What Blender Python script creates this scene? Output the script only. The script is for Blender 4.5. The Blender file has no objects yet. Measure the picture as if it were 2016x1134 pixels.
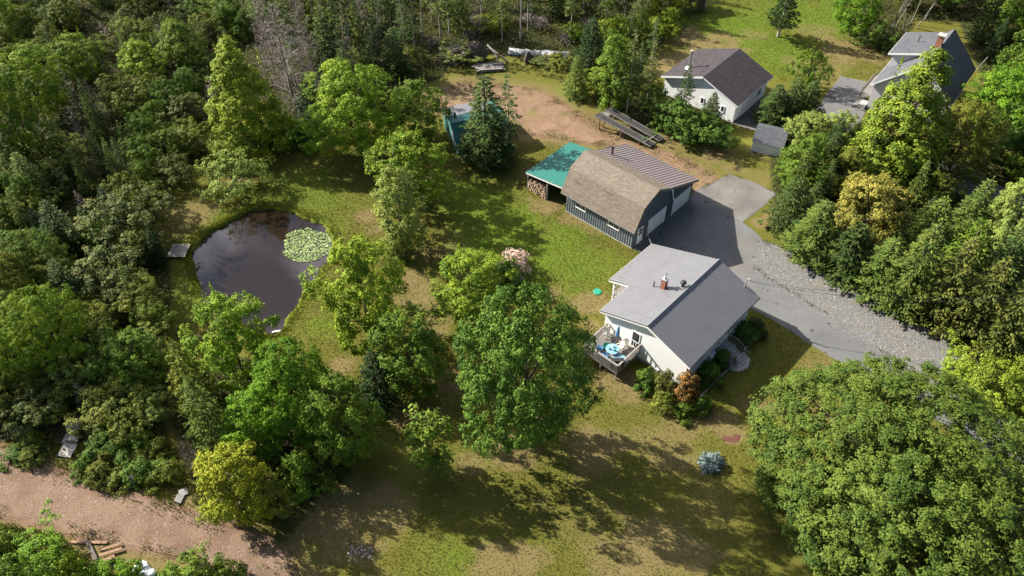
import bpy, math, random
import numpy as np
from mathutils import Vector, Matrix

# ------------------------------------------------------------------ camera, sky, sun, exposure
scene = bpy.context.scene
COL = scene.collection
F, PITCH, CAMZ = 1536.3, 0.8061, 56.0          # focal length in photo pixels, pitch below the horizon, drone height
cam_d = bpy.data.cameras.new('camera'); cam = bpy.data.objects.new('camera', cam_d); COL.objects.link(cam)
cam_d.sensor_width = 36; cam_d.lens = 36 * F / 2016; cam_d.clip_end = 2000; cam_d.clip_start = 0.5
cam.location = (0, 0, CAMZ); cam.rotation_euler = (math.pi / 2 - PITCH, 0, 0)
scene.camera = cam
SUN_AZ, SUN_EL = -0.4461, 0.5643               # direction the shadows run, and the sun's height
world = bpy.data.worlds.new('World'); scene.world = world; world.use_nodes = True
nt = world.node_tree; N = nt.nodes; Lk = nt.links
bg = N['Background']; bg.inputs['Strength'].default_value = 0.05
sky = N.new('ShaderNodeTexSky'); sky.sky_type = 'NISHITA'; sky.sun_disc = False
sky.sun_elevation = math.radians(32.3); sky.sun_rotation = math.radians(-64.4)
tc = N.new('ShaderNodeTexCoord'); cn = N.new('ShaderNodeTexNoise'); cn.inputs['Scale'].default_value = 5.5; cn.inputs['Detail'].default_value = 5
cr_ = N.new('ShaderNodeValToRGB'); cr_.color_ramp.elements[0].position = .36; cr_.color_ramp.elements[1].position = .66
cm = N.new('ShaderNodeMix'); cm.data_type = 'RGBA'; cm.inputs[7].default_value = (38, 36.5, 38, 1)
Lk.new(tc.outputs['Generated'], cn.inputs['Vector']); Lk.new(cn.outputs['Fac'], cr_.inputs['Fac'])
dp = N.new('ShaderNodeVectorMath'); dp.operation = 'DOT_PRODUCT'; dp.inputs[1].default_value = (-.27, .60, .75); Lk.new(tc.outputs['Generated'], dp.inputs[0])
bk = N.new('ShaderNodeMapRange'); bk.inputs[1].default_value = .80; bk.inputs[2].default_value = .95; Lk.new(dp.outputs['Value'], bk.inputs[0])      # one bank of cloud high ahead
bm_ = N.new('ShaderNodeMath'); bm_.operation = 'MULTIPLY'; Lk.new(cr_.outputs['Color'], bm_.inputs[0]); Lk.new(bk.outputs[0], bm_.inputs[1]); Lk.new(bm_.outputs[0], cm.inputs[0]); Lk.new(sky.outputs['Color'], cm.inputs[6]); Lk.new(cm.outputs[2], bg.inputs['Color'])
sd = bpy.data.lights.new('sun', 'SUN'); sd.energy = 5.0; sd.angle = math.radians(0.5); sd.color = (1, .95, .85)
sun = bpy.data.objects.new('sun', sd); COL.objects.link(sun)
_d = Vector((math.cos(SUN_AZ) * math.cos(SUN_EL), math.sin(SUN_AZ) * math.cos(SUN_EL), -math.sin(SUN_EL)))
sun.rotation_euler = _d.to_track_quat('-Z', 'Y').to_euler(); sun.location = (-60, 30, 60)
vs = scene.view_settings; vs.view_transform = 'Standard'; vs.look = 'None'; vs.exposure = 1.4; vs.gamma = 1
scene.cycles.max_bounces = 5; scene.cycles.diffuse_bounces = 3; scene.cycles.transmission_bounces = 3; scene.cycles.caustics_reflective = False; scene.cycles.caustics_refractive = False

# ------------------------------------------------------------------ helpers
def at(px, py, z=0.0):
    """A point seen at a photo pixel, at height z: used to read ground positions off the photograph."""
    a = (px - 1008) / F; b = (567 - py) / F
    dy = math.cos(PITCH) + b * math.sin(PITCH); dz = -math.sin(PITCH) + b * math.cos(PITCH)
    t = (z - CAMZ) / dz
    return (a * t, dy * t, z)
def pr(x, y, z):
    z -= CAMZ; d = y * math.cos(PITCH) - z * math.sin(PITCH); u = y * math.sin(PITCH) + z * math.cos(PITCH)
    return 1008 + F * x / d, 567 - F * u / d, d
def tag(o, label=None, cat=None, group=None, kind=None):
    if label: o['label'] = label
    if cat: o['category'] = cat
    if group: o['group'] = group
    if kind: o['kind'] = kind
    return o
def thing(name, label, cat, loc=(0, 0, 0), rz=0.0, group=None):
    o = bpy.data.objects.new(name, None); COL.objects.link(o); o.location = loc; o.rotation_euler = (0, 0, rz)
    o.empty_display_size = .3
    return tag(o, label, cat, group)
def link(name, mesh, parent=None):
    o = bpy.data.objects.new(name, mesh); COL.objects.link(o)
    if parent: o.parent = parent
    return o
def np_mesh(name, V, Fc, mat, attrs=None, smooth=False):
    """mesh from arrays: V (n,3), Fc (m,k)"""
    V = np.asarray(V, np.float32); Fc = np.asarray(Fc, np.int32); k = Fc.shape[1]
    me = bpy.data.meshes.new(name)
    me.vertices.add(len(V)); me.vertices.foreach_set('co', V.ravel())
    me.loops.add(Fc.size); me.loops.foreach_set('vertex_index', Fc.ravel())
    me.polygons.add(len(Fc)); me.polygons.foreach_set('loop_start', np.arange(0, Fc.size, k, dtype=np.int32))
    if smooth: me.polygons.foreach_set('use_smooth', np.ones(len(Fc), bool))
    me.update(calc_edges=True)
    for an, (ty, dat) in (attrs or {}).items():
        a = me.attributes.new(an, ty, 'POINT')
        a.data.foreach_set('value' if ty == 'FLOAT' else 'color', np.asarray(dat, np.float32).ravel())
    me.materials.append(mat)
    return me
class MB:
    """collects boxes, slabs, prisms and tubes; build() links them as one mesh object with metre UVs"""
    def __init__(s): s.v = []; s.f = []
    def add(s, V, Fs):
        b = len(s.v); s.v += [tuple(p) for p in V]; s.f += [tuple(i + b for i in f) for f in Fs]; return s
    def box(s, x0, x1, y0, y1, z0, z1):
        if x0 > x1: x0, x1 = x1, x0
        if y0 > y1: y0, y1 = y1, y0
        V = [(x0, y0, z0), (x1, y0, z0), (x1, y1, z0), (x0, y1, z0), (x0, y0, z1), (x1, y0, z1), (x1, y1, z1), (x0, y1, z1)]
        return s.add(V, [(3, 2, 1, 0), (4, 5, 6, 7), (0, 1, 5, 4), (1, 2, 6, 5), (2, 3, 7, 6), (3, 0, 4, 7)])
    def slab(s, p, th):
        """four corners (counter-clockwise seen from outside), thickness inward"""
        P = [Vector(q) for q in p]; n = (P[1] - P[0]).cross(P[3] - P[0]).normalized()
        Q = [q - n * th for q in P]
        return s.add(P + Q, [(0, 1, 2, 3), (7, 6, 5, 4), (0, 4, 5, 1), (1, 5, 6, 2), (2, 6, 7, 3), (3, 7, 4, 0)])
    def bar(s, a, b, w, h=None):
        """a square bar from a to b"""
        a = Vector(a); b = Vector(b); d = (b - a).normalized(); h = h or w
        up = Vector((0, 0, 1)) if abs(d.z) < .95 else Vector((1, 0, 0))
        r = d.cross(up).normalized() * w / 2; u = r.cross(d).normalized() * h / 2
        V = [a - r - u, a + r - u, a + r + u, a - r + u, b - r - u, b + r - u, b + r + u, b - r + u]
        return s.add(V, [(0, 1, 2, 3), (7, 6, 5, 4), (0, 4, 5, 1), (1, 5, 6, 2), (2, 6, 7, 3), (3, 7, 4, 0)])
    def tube(s, pts, rad, n=8, cap=True):
        pts = [Vector(p) for p in pts]; V = []; Fs = []
        rad = rad if hasattr(rad, '__len__') else [rad] * len(pts)
        for i, p in enumerate(pts):
            d = (pts[min(i + 1, len(pts) - 1)] - pts[max(i - 1, 0)]).normalized()
            a = d.orthogonal().normalized() if abs(d.z) < .9 else Vector((1, 0, 0)); a = (a - d * a.dot(d)).normalized(); c = d.cross(a)
            for k in range(n):
                t = 2 * math.pi * k / n; V.append(p + (a * math.cos(t) + c * math.sin(t)) * rad[i])
        for i in range(len(pts) - 1):
            for k in range(n):
                k2 = (k + 1) % n; Fs.append((i * n + k, i * n + k2, (i + 1) * n + k2, (i + 1) * n + k))
        if cap: Fs.append(tuple(range(n))[::-1]); Fs.append(tuple((len(pts) - 1) * n + k for k in range(n)))
        return s.add(V, Fs)
    def prism(s, prof, x0, x1):
        """profile of (y, z) extruded along x"""
        n = len(prof); V = [(x0, y, z) for y, z in prof] + [(x1, y, z) for y, z in prof]
        Fs = [tuple(range(n))[::-1], tuple(range(n, 2 * n))] + [(i, (i + 1) % n, (i + 1) % n + n, i + n) for i in range(n)]
        return s.add(V, Fs)
    def blob(s, c, r, seed=0, n=10, rough=.2, flat=False):
        rg = random.Random(seed); ph = [rg.uniform(0, 6.3) for _ in range(6)]; V = []; Fs = []
        m = n // 2 + 1
        for i in range(m):
            th = math.pi * (i + .02) / (m - 1 + .04)
            for k in range(n):
                t = 2 * math.pi * k / n
                w = 1 + rough * (math.sin(2 * t + ph[0] + th) + .7 * math.sin(3 * t + ph[1] - 2 * th) + .6 * math.sin(3 * th + ph[2]) * math.cos(t + ph[3])) * .6
                V.append((c[0] + r[0] * w * math.sin(th) * math.cos(t), c[1] + r[1] * w * math.sin(th) * math.sin(t), c[2] + r[2] * w * math.cos(th)))
        for i in range(m - 1):
            for k in range(n):
                k2 = (k + 1) % n; Fs.append((i * n + k, (i + 1) * n + k, (i + 1) * n + k2, i * n + k2))
        Fs.append(tuple(range(n))); Fs.append(tuple((m - 1) * n + k for k in range(n))[::-1])
        return s.add(V, Fs)
    def build(s, name, mat, parent=None, smooth=False):
        me = bpy.data.meshes.new(name); me.from_pydata(s.v, [], s.f); me.update()
        import bmesh
        bm = bmesh.new(); bm.from_mesh(me); bmesh.ops.recalc_face_normals(bm, faces=bm.faces)
        uvl = bm.loops.layers.uv.new('UVMap')
        for f in bm.faces:
            n = f.normal; f.smooth = smooth
            t = Vector((1, 0, 0)) if abs(n.z) > .999 else Vector((0, 0, 1)).cross(n).normalized()
            b = n.cross(t)
            for l in f.loops: l[uvl].uv = (l.vert.co.dot(t), l.vert.co.dot(b))
        bm.to_mesh(me); bm.free(); me.materials.append(mat)
        return link(name, me, parent)

# ------------------------------------------------------------------ materials
class NM:
    def __init__(s, name, rough=.8, spec=.3):
        s.m = bpy.data.materials.new(name); s.m.use_nodes = True; s.t = s.m.node_tree; s.n = s.t.nodes
        s.b = s.n['Principled BSDF']; s.b.inputs['Roughness'].default_value = rough; s.b.inputs['Specular IOR Level'].default_value = spec
        s.out = s.n['Material Output']
    def l(s, a, b): s.t.links.new(a, b)
    def coord(s, kind='Object', scale=(1, 1, 1)):
        c = s.n.new('ShaderNodeTexCoord'); mp = s.n.new('ShaderNodeMapping'); mp.inputs['Scale'].default_value = scale
        s.l(c.outputs[kind], mp.inputs['Vector']); return mp.outputs['Vector']
    def noise(s, vec, scale, detail=4, rough=.55):
        t = s.n.new('ShaderNodeTexNoise'); t.inputs['Scale'].default_value = scale; t.inputs['Detail'].default_value = detail; t.inputs['Roughness'].default_value = rough
        s.l(vec, t.inputs['Vector']); return t.outputs['Fac']
    def voro(s, vec, scale, out='Distance'):
        t = s.n.new('ShaderNodeTexVoronoi'); t.inputs['Scale'].default_value = scale; s.l(vec, t.inputs['Vector']); return t.outputs[out]
    def ramp(s, fac, stops):
        r = s.n.new('ShaderNodeValToRGB'); e = r.color_ramp.elements
        while len(e) < len(stops): e.new(.5)
        for i, (p, c) in enumerate(stops): e[i].position = p; e[i].color = (c, c, c, 1) if not hasattr(c, '__len__') else (*c, 1)
        s.l(fac, r.inputs['Fac']); return r.outputs['Color']
    def mix(s, fac, a, b, mode='MIX'):
        x = s.n.new('ShaderNodeMix'); x.data_type = 'RGBA'; x.blend_type = mode
        for i, v in ((0, fac), (6, a), (7, b)):
            if hasattr(v, 'links') or hasattr(v, 'is_linked'): s.l(v, x.inputs[i])
            else: x.inputs[i].default_value = v if i == 0 else (*v, 1)
        return x.outputs[2]
    def math(s, op, a, b=0.0, clamp=False):
        x = s.n.new('ShaderNodeMath'); x.operation = op; x.use_clamp = clamp
        for i, v in enumerate((a, b)):
            if hasattr(v, 'is_linked'): s.l(v, x.inputs[i])
            else: x.inputs[i].default_value = v
        return x.outputs[0]
    def bump(s, h, strength=.5, dist=.05):
        b = s.n.new('ShaderNodeBump'); b.inputs['Strength'].default_value = strength; b.inputs['Distance'].default_value = dist
        s.l(h, b.inputs['Height']); s.l(b.outputs['Normal'], s.b.inputs['Normal'])
    def color(s, c): s.l(c, s.b.inputs['Base Color']); return s

def plain(name, c, rough=.7, var=.25, scale=3.0, spec=.3, metal=0.0, kind='Object', bump=0):
    k = NM(name, rough, spec); v = k.coord(kind)
    n = k.noise(v, scale, 6, .65)
    k.color(k.mix(k.ramp(n, [(.3, 0), (.7, 1)]), tuple(x * (1 - var) for x in c), tuple(min(1, x * (1 + var)) for x in c)))
    k.b.inputs['Metallic'].default_value = metal
    if bump: k.bump(k.noise(v, scale * 6, 3), bump, .03)
    return k.m
M = {}
def ribbed(name, c, var=.10, spacing=.3, rough=.45, metal=.3, dirt=(.2, .2, .2)):
    """painted standing metal: the ribs are modelled, the noise is weathering"""
    k = NM(name, rough, .4); uv = k.coord('UV'); o = k.coord('Object')
    n = k.noise(o, .8, 6, .7); n2 = k.noise(k.coord('UV', (6, .4, 1)), 1.2, 4)
    col = k.mix(n, tuple(x * (1 - var) for x in c), tuple(x * (1 + var) for x in c))
    col = k.mix(k.math('MULTIPLY', k.ramp(n2, [(.5, 0), (.8, 1)]), .3), col, dirt)
    k.color(col); k.b.inputs['Metallic'].default_value = metal
    return k.m
def shingle(name, ca, cb, row=.16, bw=.32, mortar=(.05, .045, .04)):
    k = NM(name, .95, .1); v = k.coord('UV')
    br = k.n.new('ShaderNodeTexBrick'); br.inputs['Scale'].default_value = 1; br.inputs['Brick Width'].default_value = bw; br.inputs['Row Height'].default_value = row
    br.inputs['Mortar Size'].default_value = .012; br.inputs['Color1'].default_value = (*ca, 1); br.inputs['Color2'].default_value = (*cb, 1); br.inputs['Mortar'].default_value = (*mortar, 1); br.inputs['Bias'].default_value = 0
    k.l(v, br.inputs['Vector'])
    n = k.noise(v, .7, 6, .7); g = k.noise(v, 9, 3)
    st = k.noise(k.coord('UV', (1.6, .22, 1)), 1.0, 5, .6)
    c = k.mix(k.ramp(n, [(.3, .0), (.75, .55)]), br.outputs['Color'], tuple(x * .55 for x in ca)); c = k.mix(k.ramp(st, [(.5, 0), (.72, .45)]), c, tuple(x * .6 for x in ca))
    c = k.mix(k.ramp(g, [(.35, 0), (.7, .5)]), c, tuple(min(1, x * 1.5) for x in cb))
    k.color(c); k.bump(br.outputs['Fac'], -.6, .03)
    return k.m
def siding(name, c, pitch=.2):
    k = NM(name, .6, .3); sx = k.n.new('ShaderNodeSeparateXYZ'); k.l(k.coord('UV'), sx.inputs[0])
    saw = k.math('FRACT', k.math('DIVIDE', sx.outputs['Y'], pitch))
    n = k.noise(k.coord('Object'), .9, 5)
    k.color(k.mix(n, tuple(x * .93 for x in c), c)); k.bump(saw, .5, .04)
    return k.m
def wood(name, ca, cb, rough=.85, grain=(2, 14, 14)):
    k = NM(name, rough, .2); v = k.coord('UV', (1.2, 14, 1)); n = k.noise(v, 2, 5, .6); n2 = k.noise(k.coord('Object'), 1.3, 3)
    c = k.mix(k.ramp(n, [(.3, 0), (.7, 1)]), ca, cb); c = k.mix(k.ramp(n2, [(.4, 0), (.75, .5)]), c, tuple(x * .6 for x in ca))
    k.color(c); k.bump(n, .3, .01); return k.m
def leafmat(name, trans=.35, rough=.55, bright=1.0):
    """leaf: colour from the plant's own tint, a little different on every leaf and clump"""
    k = NM(name, rough, .10)
    oi = k.n.new('ShaderNodeObjectInfo'); a = k.n.new('ShaderNodeAttribute'); a.attribute_name = 'lv'
    lo = k.mix(1.0, oi.outputs['Color'], (.42, .54, .55), 'MULTIPLY'); hi = k.mix(1.0, oi.outputs['Color'], (1.70, 1.44, 1.25), 'MULTIPLY')
    c = k.mix(a.outputs['Fac'], lo, hi)
    k.color(c)
    tr = k.n.new('ShaderNodeBsdfTranslucent'); k.l(k.mix(1.0, c, (1.25, 1.2, .55), 'MULTIPLY'), tr.inputs['Color'])
    mx = k.n.new('ShaderNodeMixShader'); mx.inputs[0].default_value = trans
    k.l(k.b.outputs[0], mx.inputs[1]); k.l(tr.outputs[0], mx.inputs[2]); k.l(mx.outputs[0], k.out.inputs['Surface'])
    return k.m
M['leaf'] = leafmat('leaf', .11, .6); M['needle'] = leafmat('needle', .10, .65)
M['petal'] = leafmat('petal', .3, .7)
M['bark'] = plain('bark', (.10, .08, .06), .9, .4, 5)
M['pale_bark'] = plain('pale_bark', (.34, .30, .26), .9, .35, 3)
M['grey_wood'] = wood('grey_wood', (.20, .18, .16), (.36, .33, .30))
M['dead_wood'] = plain('dead_wood', (.20, .168, .142), .9, .3, 4)
M['ramp_plank'] = wood('ramp_plank', (.045, .042, .040), (.10, .095, .088))
M['dark_wood'] = wood('dark_wood', (.10, .085, .07), (.20, .17, .145))
M['brown_wood'] = wood('brown_wood', (.22, .13, .08), (.36, .23, .15))
M['white'] = plain('white_paint', (.78, .78, .76), .5, .05)
M['cream'] = plain('cream_plastic', (.72, .68, .58), .5, .06)
M['siding_white'] = siding('white_siding', (.93, .93, .92))
M['siding_grey'] = siding('pale_grey_siding', (.62, .60, .61))
M['concrete'] = plain('concrete', (.36, .34, .31), .9, .2, 1.5, bump=.2)
M['roof_silver'] = ribbed('grey_metal_roof', (.180, .178, .186), .16, dirt=(.11, .105, .10))
M['roof_green'] = ribbed('green_metal_roof', (.020, .145, .115), .12, metal=.05, dirt=(.02, .10, .085))
M['roof_dark_green'] = ribbed('dark_green_metal_roof', (.012, .095, .085), .2, metal=.05, dirt=(.01, .06, .055))
M['roof_purple'] = ribbed('mauve_metal_roof', (.24, .195, .185), .14, metal=.1, dirt=(.13, .085, .075))
M['shingle_old'] = shingle('darker_shingles', (.10, .082, .066), (.14, .115, .09), .19, .36)
M['shingle_tan'] = shingle('tan_shingles', (.125, .10, .078), (.225, .185, .145), .19, .36)
M['shingle_dark'] = shingle('charcoal_shingles', (.033, .028, .032), (.068, .06, .064), .2, .4)
M['shingle_grey'] = shingle('grey_shingles', (.060, .063, .072), (.105, .108, .12), .2, .4)
M['blue_grey'] = plain('blue_grey_boards', (.085, .105, .12), .75, .15, 2)
M['batten'] = plain('pale_battens', (.25, .28, .29), .75, .2, 4)
M['teal'] = plain('teal_boards', (.05, .16, .14), .75, .2, 3)
M['brick'] = shingle('red_brick', (.30, .09, .05), (.38, .13, .075), .08, .2, (.3, .26, .22))
M['black'] = plain('black_metal', (.03, .03, .032), .5, .2)
M['steel'] = plain('galvanised_steel', (.45, .45, .45), .4, .1, metal=.7)
M['rust'] = plain('rusty_pipe', (.07, .035, .025), .8, .4)
M['glass'] = plain('window_glass', (.02, .025, .03), .05, .1, spec=.8)
M['blue_cloth'] = plain('blue_cloth', (.07, .19, .34), .8, .2)
M['pale_blue'] = plain('pale_blue_plastic', (.20, .36, .44), .4, .25, 6)
M['teal_plastic'] = plain('green_plastic', (.02, .26, .17), .5, .1)
M['stone'] = plain('stone', (.34, .29, .26), .9, .3, 3, bump=.3)
M['tarp'] = plain('white_tarp', (.75, .75, .74), .5, .12, 4, bump=.4)
M['old_tarp'] = plain('old_tarp', (.50, .50, .49), .6, .35, 1.2, bump=.4)
M['birch_bark'] = plain('birch_bark', (.20, .18, .15), .9, .35, 3)
M['bark_log'] = plain('log_bark', (.14, .10, .075), .9, .4, 6)
M['log_end'] = plain('split_log', (.66, .47, .33), .9, .3, 5)
M['red_mulch'] = plain('red_mulch', (.12, .05, .035), .95, .5, 9, bump=.6)
M['flue'] = plain('flue', (.09, .055, .045), .6, .3)

# ------------------------------------------------------------------ polygons read off the photograph (pixels -> ground)
def poly(px, z=0.0): return np.array([at(x, y, z)[:2] for x, y in px])
def sdf(P, Q):
    """signed distance (negative inside) of points P (n,2) to polygon Q"""
    d = np.full(len(P), 1e9); ins = np.zeros(len(P), bool)
    for i in range(len(Q)):
        a = Q[i]; b = Q[(i + 1) % len(Q)]; e = b - a; w = P - a
        t = np.clip((w @ e) / (e @ e + 1e-12), 0, 1); dd = w - t[:, None] * e
        d = np.minimum(d, (dd ** 2).sum(1))
        c = (P[:, 1] >= min(a[1], b[1])) & (P[:, 1] < max(a[1], b[1]))
        if abs(e[1]) > 1e-9: ins ^= c & (P[:, 0] < a[0] + (P[:, 1] - a[1]) * e[0] / e[1])
    d = np.sqrt(d); return np.where(ins, -d, d)
def rough_edge(Q, step=.35, amp=.18, seed=0):
    """edge with small natural wobble"""
    rg = np.random.default_rng(seed); ph = rg.random(6) * 6.28; out = []; L0 = 0.0
    for i in range(len(Q)):
        a = Q[i]; b = Q[(i + 1) % len(Q)]; L = np.linalg.norm(b - a); n = max(1, int(L / step)); nn = np.array([-(b - a)[1], (b - a)[0]]) / max(L, 1e-6)
        for k in range(n):
            q = L0 + L * k / n; w = math.sin(q * .9 + ph[0]) * .5 + math.sin(q * 2.3 + ph[1]) * .35 + math.sin(q * 4.9 + ph[2]) * .22 + rg.normal(0, .12)
            f = min(1, 2.2 * k / n, 2.2 * (1 - k / n)); out.append(a + (b - a) * k / n + nn * amp * w * f)
        L0 += L
    return np.array(out)
def smooth_poly(Q, it=2):
    for _ in range(it):
        R = []
        for i in range(len(Q)):
            a = Q[i]; b = Q[(i + 1) % len(Q)]; R += [a * .75 + b * .25, a * .25 + b * .75]
        Q = np.array(R)
    return Q
def sheet(name, Q, z, mat):
    me = bpy.data.meshes.new(name); me.from_pydata([(x, y, z) for x, y in Q], [], [tuple(range(len(Q)))]); me.update()
    if me.polygons[0].normal.z < 0: me.flip_normals()
    me.materials.append(mat); return tag(link(name, me), kind='structure')

POND_PX = [(373, 502), (392, 480), (407, 467), (431, 450), (458, 434), (484, 420), (516, 414), (548, 414), (579, 420), (606, 433), (638, 443), (655, 467), (654, 496), (635, 523), (619, 552), (592, 590), (566, 631), (549, 662), (526, 662), (500, 655), (450, 622), (405, 590), (389, 555), (383, 522)]
POND = smooth_poly(poly(POND_PX, -.35), 2)
TRACK = poly([(868, 185), (905, 165), (985, 168), (1060, 180), (1110, 210), (1165, 240), (1215, 275), (1290, 295), (1345, 315), (1405, 352), (1375, 380), (1330, 365), (1225, 290), (1150, 278), (1095, 270), (1030, 262), (1000, 240), (900, 220), (870, 210)])
ROAD = poly([(-260, 790), (0, 885), (60, 905), (130, 935), (210, 965), (290, 985), (350, 1005), (420, 1030), (500, 1055), (560, 1095), (610, 1200), (500, 1240), (470, 1170), (430, 1112), (340, 1088), (250, 1072), (180, 1058), (120, 1038), (0, 1012), (-260, 940)])
ASPHALT = poly([(1368, 377), (1435, 343), (1480, 357), (1530, 381), (1500, 408), (1462, 438), (1485, 455), (1508, 478), (1487, 503), (1486, 527), (1510, 547), (1551, 569), (1592, 596), (1631, 619), (1694, 666), (1744, 696), (1900, 780), (2150, 930), (2250, 1050), (2016, 990), (1900, 860), (1655, 714), (1600, 681), (1520, 629), (1460, 597), (1350, 540), (1243, 489), (1300, 445)])
GRAVEL = poly([(1508, 476), (1530, 482), (1565, 500), (1610, 515), (1660, 545), (1720, 580), (1800, 625), (1880, 670), (1900, 700), (1880, 740), (1800, 735), (1735, 702), (1684, 672), (1622, 626), (1583, 603), (1541, 577), (1500, 554), (1478, 528), (1480, 502)])
NPAD = poly([(1655, 150), (1712, 162), (1705, 215), (1690, 260), (1640, 275), (1580, 240), (1620, 195)])
NDRIVE = poly([(1436, 240), (1475, 255), (1520, 262), (1590, 240), (1600, 225), (1560, 190), (1530, 170), (1500, 195)])
NLANE = poly([(1640, 262), (1690, 255), (1800, 300), (1900, 330), (2016, 390), (2120, 450), (2120, 520), (1960, 425), (1860, 365), (1780, 330)])
STREET = poly([(1960, 1160), (2030, 1065), (2130, 960), (2300, 960), (2300, 1250), (1900, 1250)])
LITTER = [poly(q) for q in (
    [(-300, -90), (500, -60), (490, 90), (395, 320), (335, 370), (300, 440), (325, 500), (335, 590), (310, 660), (330, 780), (320, 900), (240, 930), (0, 870), (-300, 760)],
    [(490, -60), (1290, -60), (1280, 30), (1190, 110), (1090, 120), (1000, 110), (900, 95), (870, 150), (780, 190), (640, 250), (570, 285), (480, 310)],
    [(1300, 185), (1400, 215), (1440, 250), (1420, 285), (1330, 270), (1260, 245), (1180, 190), (1230, 110)],
    [(1530, 250), (1700, 280), (1760, 330), (2100, 300), (2150, 720), (1900, 690), (1780, 622), (1660, 540), (1560, 492), (1530, 420), (1520, 330)],
    [(1700, 70), (1740, 110), (1770, 90), (1800, 40), (1890, 40), (1935, 150), (1960, 230), (2150, 280), (2150, -60), (1700, -60)],
    [(330, 800), (420, 1010), (560, 1010), (660, 960), (720, 870), (700, 760), (560, 720), (420, 700)])]
BANK = poly([(-200, 1080), (0, 1030), (115, 1050), (190, 1120), (330, 1200), (300, 1400), (-200, 1400)])
FIELD = poly([(1290, 60), (1420, 0), (1500, -60), (1680, -60), (1690, 60), (1740, 120), (1760, 150), (1700, 190), (1640, 160), (1540, 160), (1450, 90), (1330, 120)])

# ------------------------------------------------------------------ ground
GX0, GX1, GY0, GY1, GS = -105, 105, 12, 150, .36
gx = np.arange(GX0, GX1, GS); gy = np.arange(GY0, GY1, GS)
GXX, GYY = np.meshgrid(gx, gy); GP = np.stack([GXX.ravel(), GYY.ravel()], 1)
def vnoise(P, s, seed):
    rg = np.random.default_rng(seed); T = rg.random((128, 128)); q = P * s + 1000; i = np.floor(q).astype(int); f = q - i; f = f * f * (3 - 2 * f)
    g = lambda a, b: T[(i[:, 0] + a) % 128, (i[:, 1] + b) % 128]
    return (g(0, 0) * (1 - f[:, 0]) + g(1, 0) * f[:, 0]) * (1 - f[:, 1]) + (g(0, 1) * (1 - f[:, 0]) + g(1, 1) * f[:, 0]) * f[:, 1]
def fnoise(P, s, seed): return vnoise(P, s, seed) * .55 + vnoise(P, s * 2.1, seed + 1) * .28 + vnoise(P, s * 4.3, seed + 2) * .17
def sstep(x, a, b): t = np.clip((x - a) / (b - a), 0, 1); return t * t * (3 - 2 * t)
dpond = sdf(GP, POND) + (fnoise(GP, .9, 15) - .5) * 1.1
droad = np.minimum(sdf(GP, ROAD), sdf(GP, TRACK)); dgrav = sdf(GP, GRAVEL)
dlit = np.min([sdf(GP, q) for q in LITTER], axis=0); dbank = sdf(GP, BANK); dfield = sdf(GP, FIELD)
nz = fnoise(GP, .5, 5)
hz = (fnoise(GP, .25, 3) - .5) * .10
paved = np.minimum(np.minimum(sdf(GP, ASPHALT), dgrav), np.minimum(droad, np.minimum(sdf(GP, NPAD), np.minimum(sdf(GP, NDRIVE), np.minimum(sdf(GP, NLANE), sdf(GP, STREET))))))
hz *= sstep(paved, .3, 2.0); hz -= .008
hz += (fnoise(GP, .45, 9) - .4) * .5 * sstep(-dlit, .3, 3) * sstep(paved, .5, 2)
hz -= 1.5 * sstep(-dpond, -.12, .55) + .06 * sstep(-dpond, -.9, 0)
zone = np.zeros((len(GP), 4), np.float32); zone[:, 3] = 1
zone[:, 0] = sstep(-droad, -1.3, .2); zone[:, 0] = np.maximum(zone[:, 0], .55 * sstep(-dgrav, -.9, .1))
zone[:, 0] = np.maximum(zone[:, 0], .8 * sstep(-dpond, -.15, .2))
zone[:, 2] = sstep(-dlit, -1.2, .6) * (1 - zone[:, 0])
# worn, dry patches of lawn: (pixel x, y, radius in metres across and along, how dry)
DRY = [(1430, 840, 2.2, .9), (1440, 862, 1.2, 1.0), (1290, 1085, 5, .75), (1000, 890, 2.6, .9), (935, 915, 2, .6), (1165, 600, 2.6, .8), (1160, 640, 1.6, .8), (800, 555, 3.0, .95), (815, 600, 2.5, .9), (850, 640, 2, .6), (680, 720, 1.8, .85), (650, 760, 2.2, .6), (1000, 1110, 3.0, .8), (1230, 470, 1.6, .8), (1180, 445, 1.8, .6), (1080, 405, 2.4, .9), (1120, 430, 1.8, .75), (370, 420, 3.4, .6), (350, 450, 2.5, .4), (720, 430, 1.8, .8), (740, 450, 1.6, .7), (1620, 720, 3.0, .6), (1560, 790, 2.6, .5), (1500, 800, 2, .6), (1090, 575, 2, .5), (760, 1000, 3, .8), (640, 1010, 4, .95), (700, 1080, 3, .6), (1180, 880, 4, .7), (1300, 880, 4, .55), (1230, 760, 3, .8), (1340, 850, 3, .55),
       (1400, 90, 6, .85), (1340, 120, 5, .95), (1330, 70, 5, .9), (1680, 100, 6, .9), (1620, 130, 5, .6), (1480, 70, 3, .5), (1590, 60, 4, .5), (1400, 310, 2.5, .8), (1450, 330, 2.5, .65), (1490, 350, 2.5, .5), (1330, 280, 2.5, .9), (1500, 440, 1.4, .9), (1520, 430, 1.3, .8), (1545, 500, 1.2, .8), (1180, 215, 3, .4), (1500, 300, 2, .6), (1240, 265, 2.5, .95), (1260, 290, 2, .8), (900, 470, 2, .3), (850, 500, 2.5, .5), (880, 745, 2.5, .6), (830, 830, 3, .7), (900, 180, 5, .7), (1100, 180, 3, .3), (1050, 340, 2, .5), (470, 350, 3, .3), (1740, 330, 3, .8), (1760, 300, 3, .7), (1400, 1000, 4, .35), (1150, 1010, 4, .3)]
dry = np.zeros(len(GP))
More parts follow.
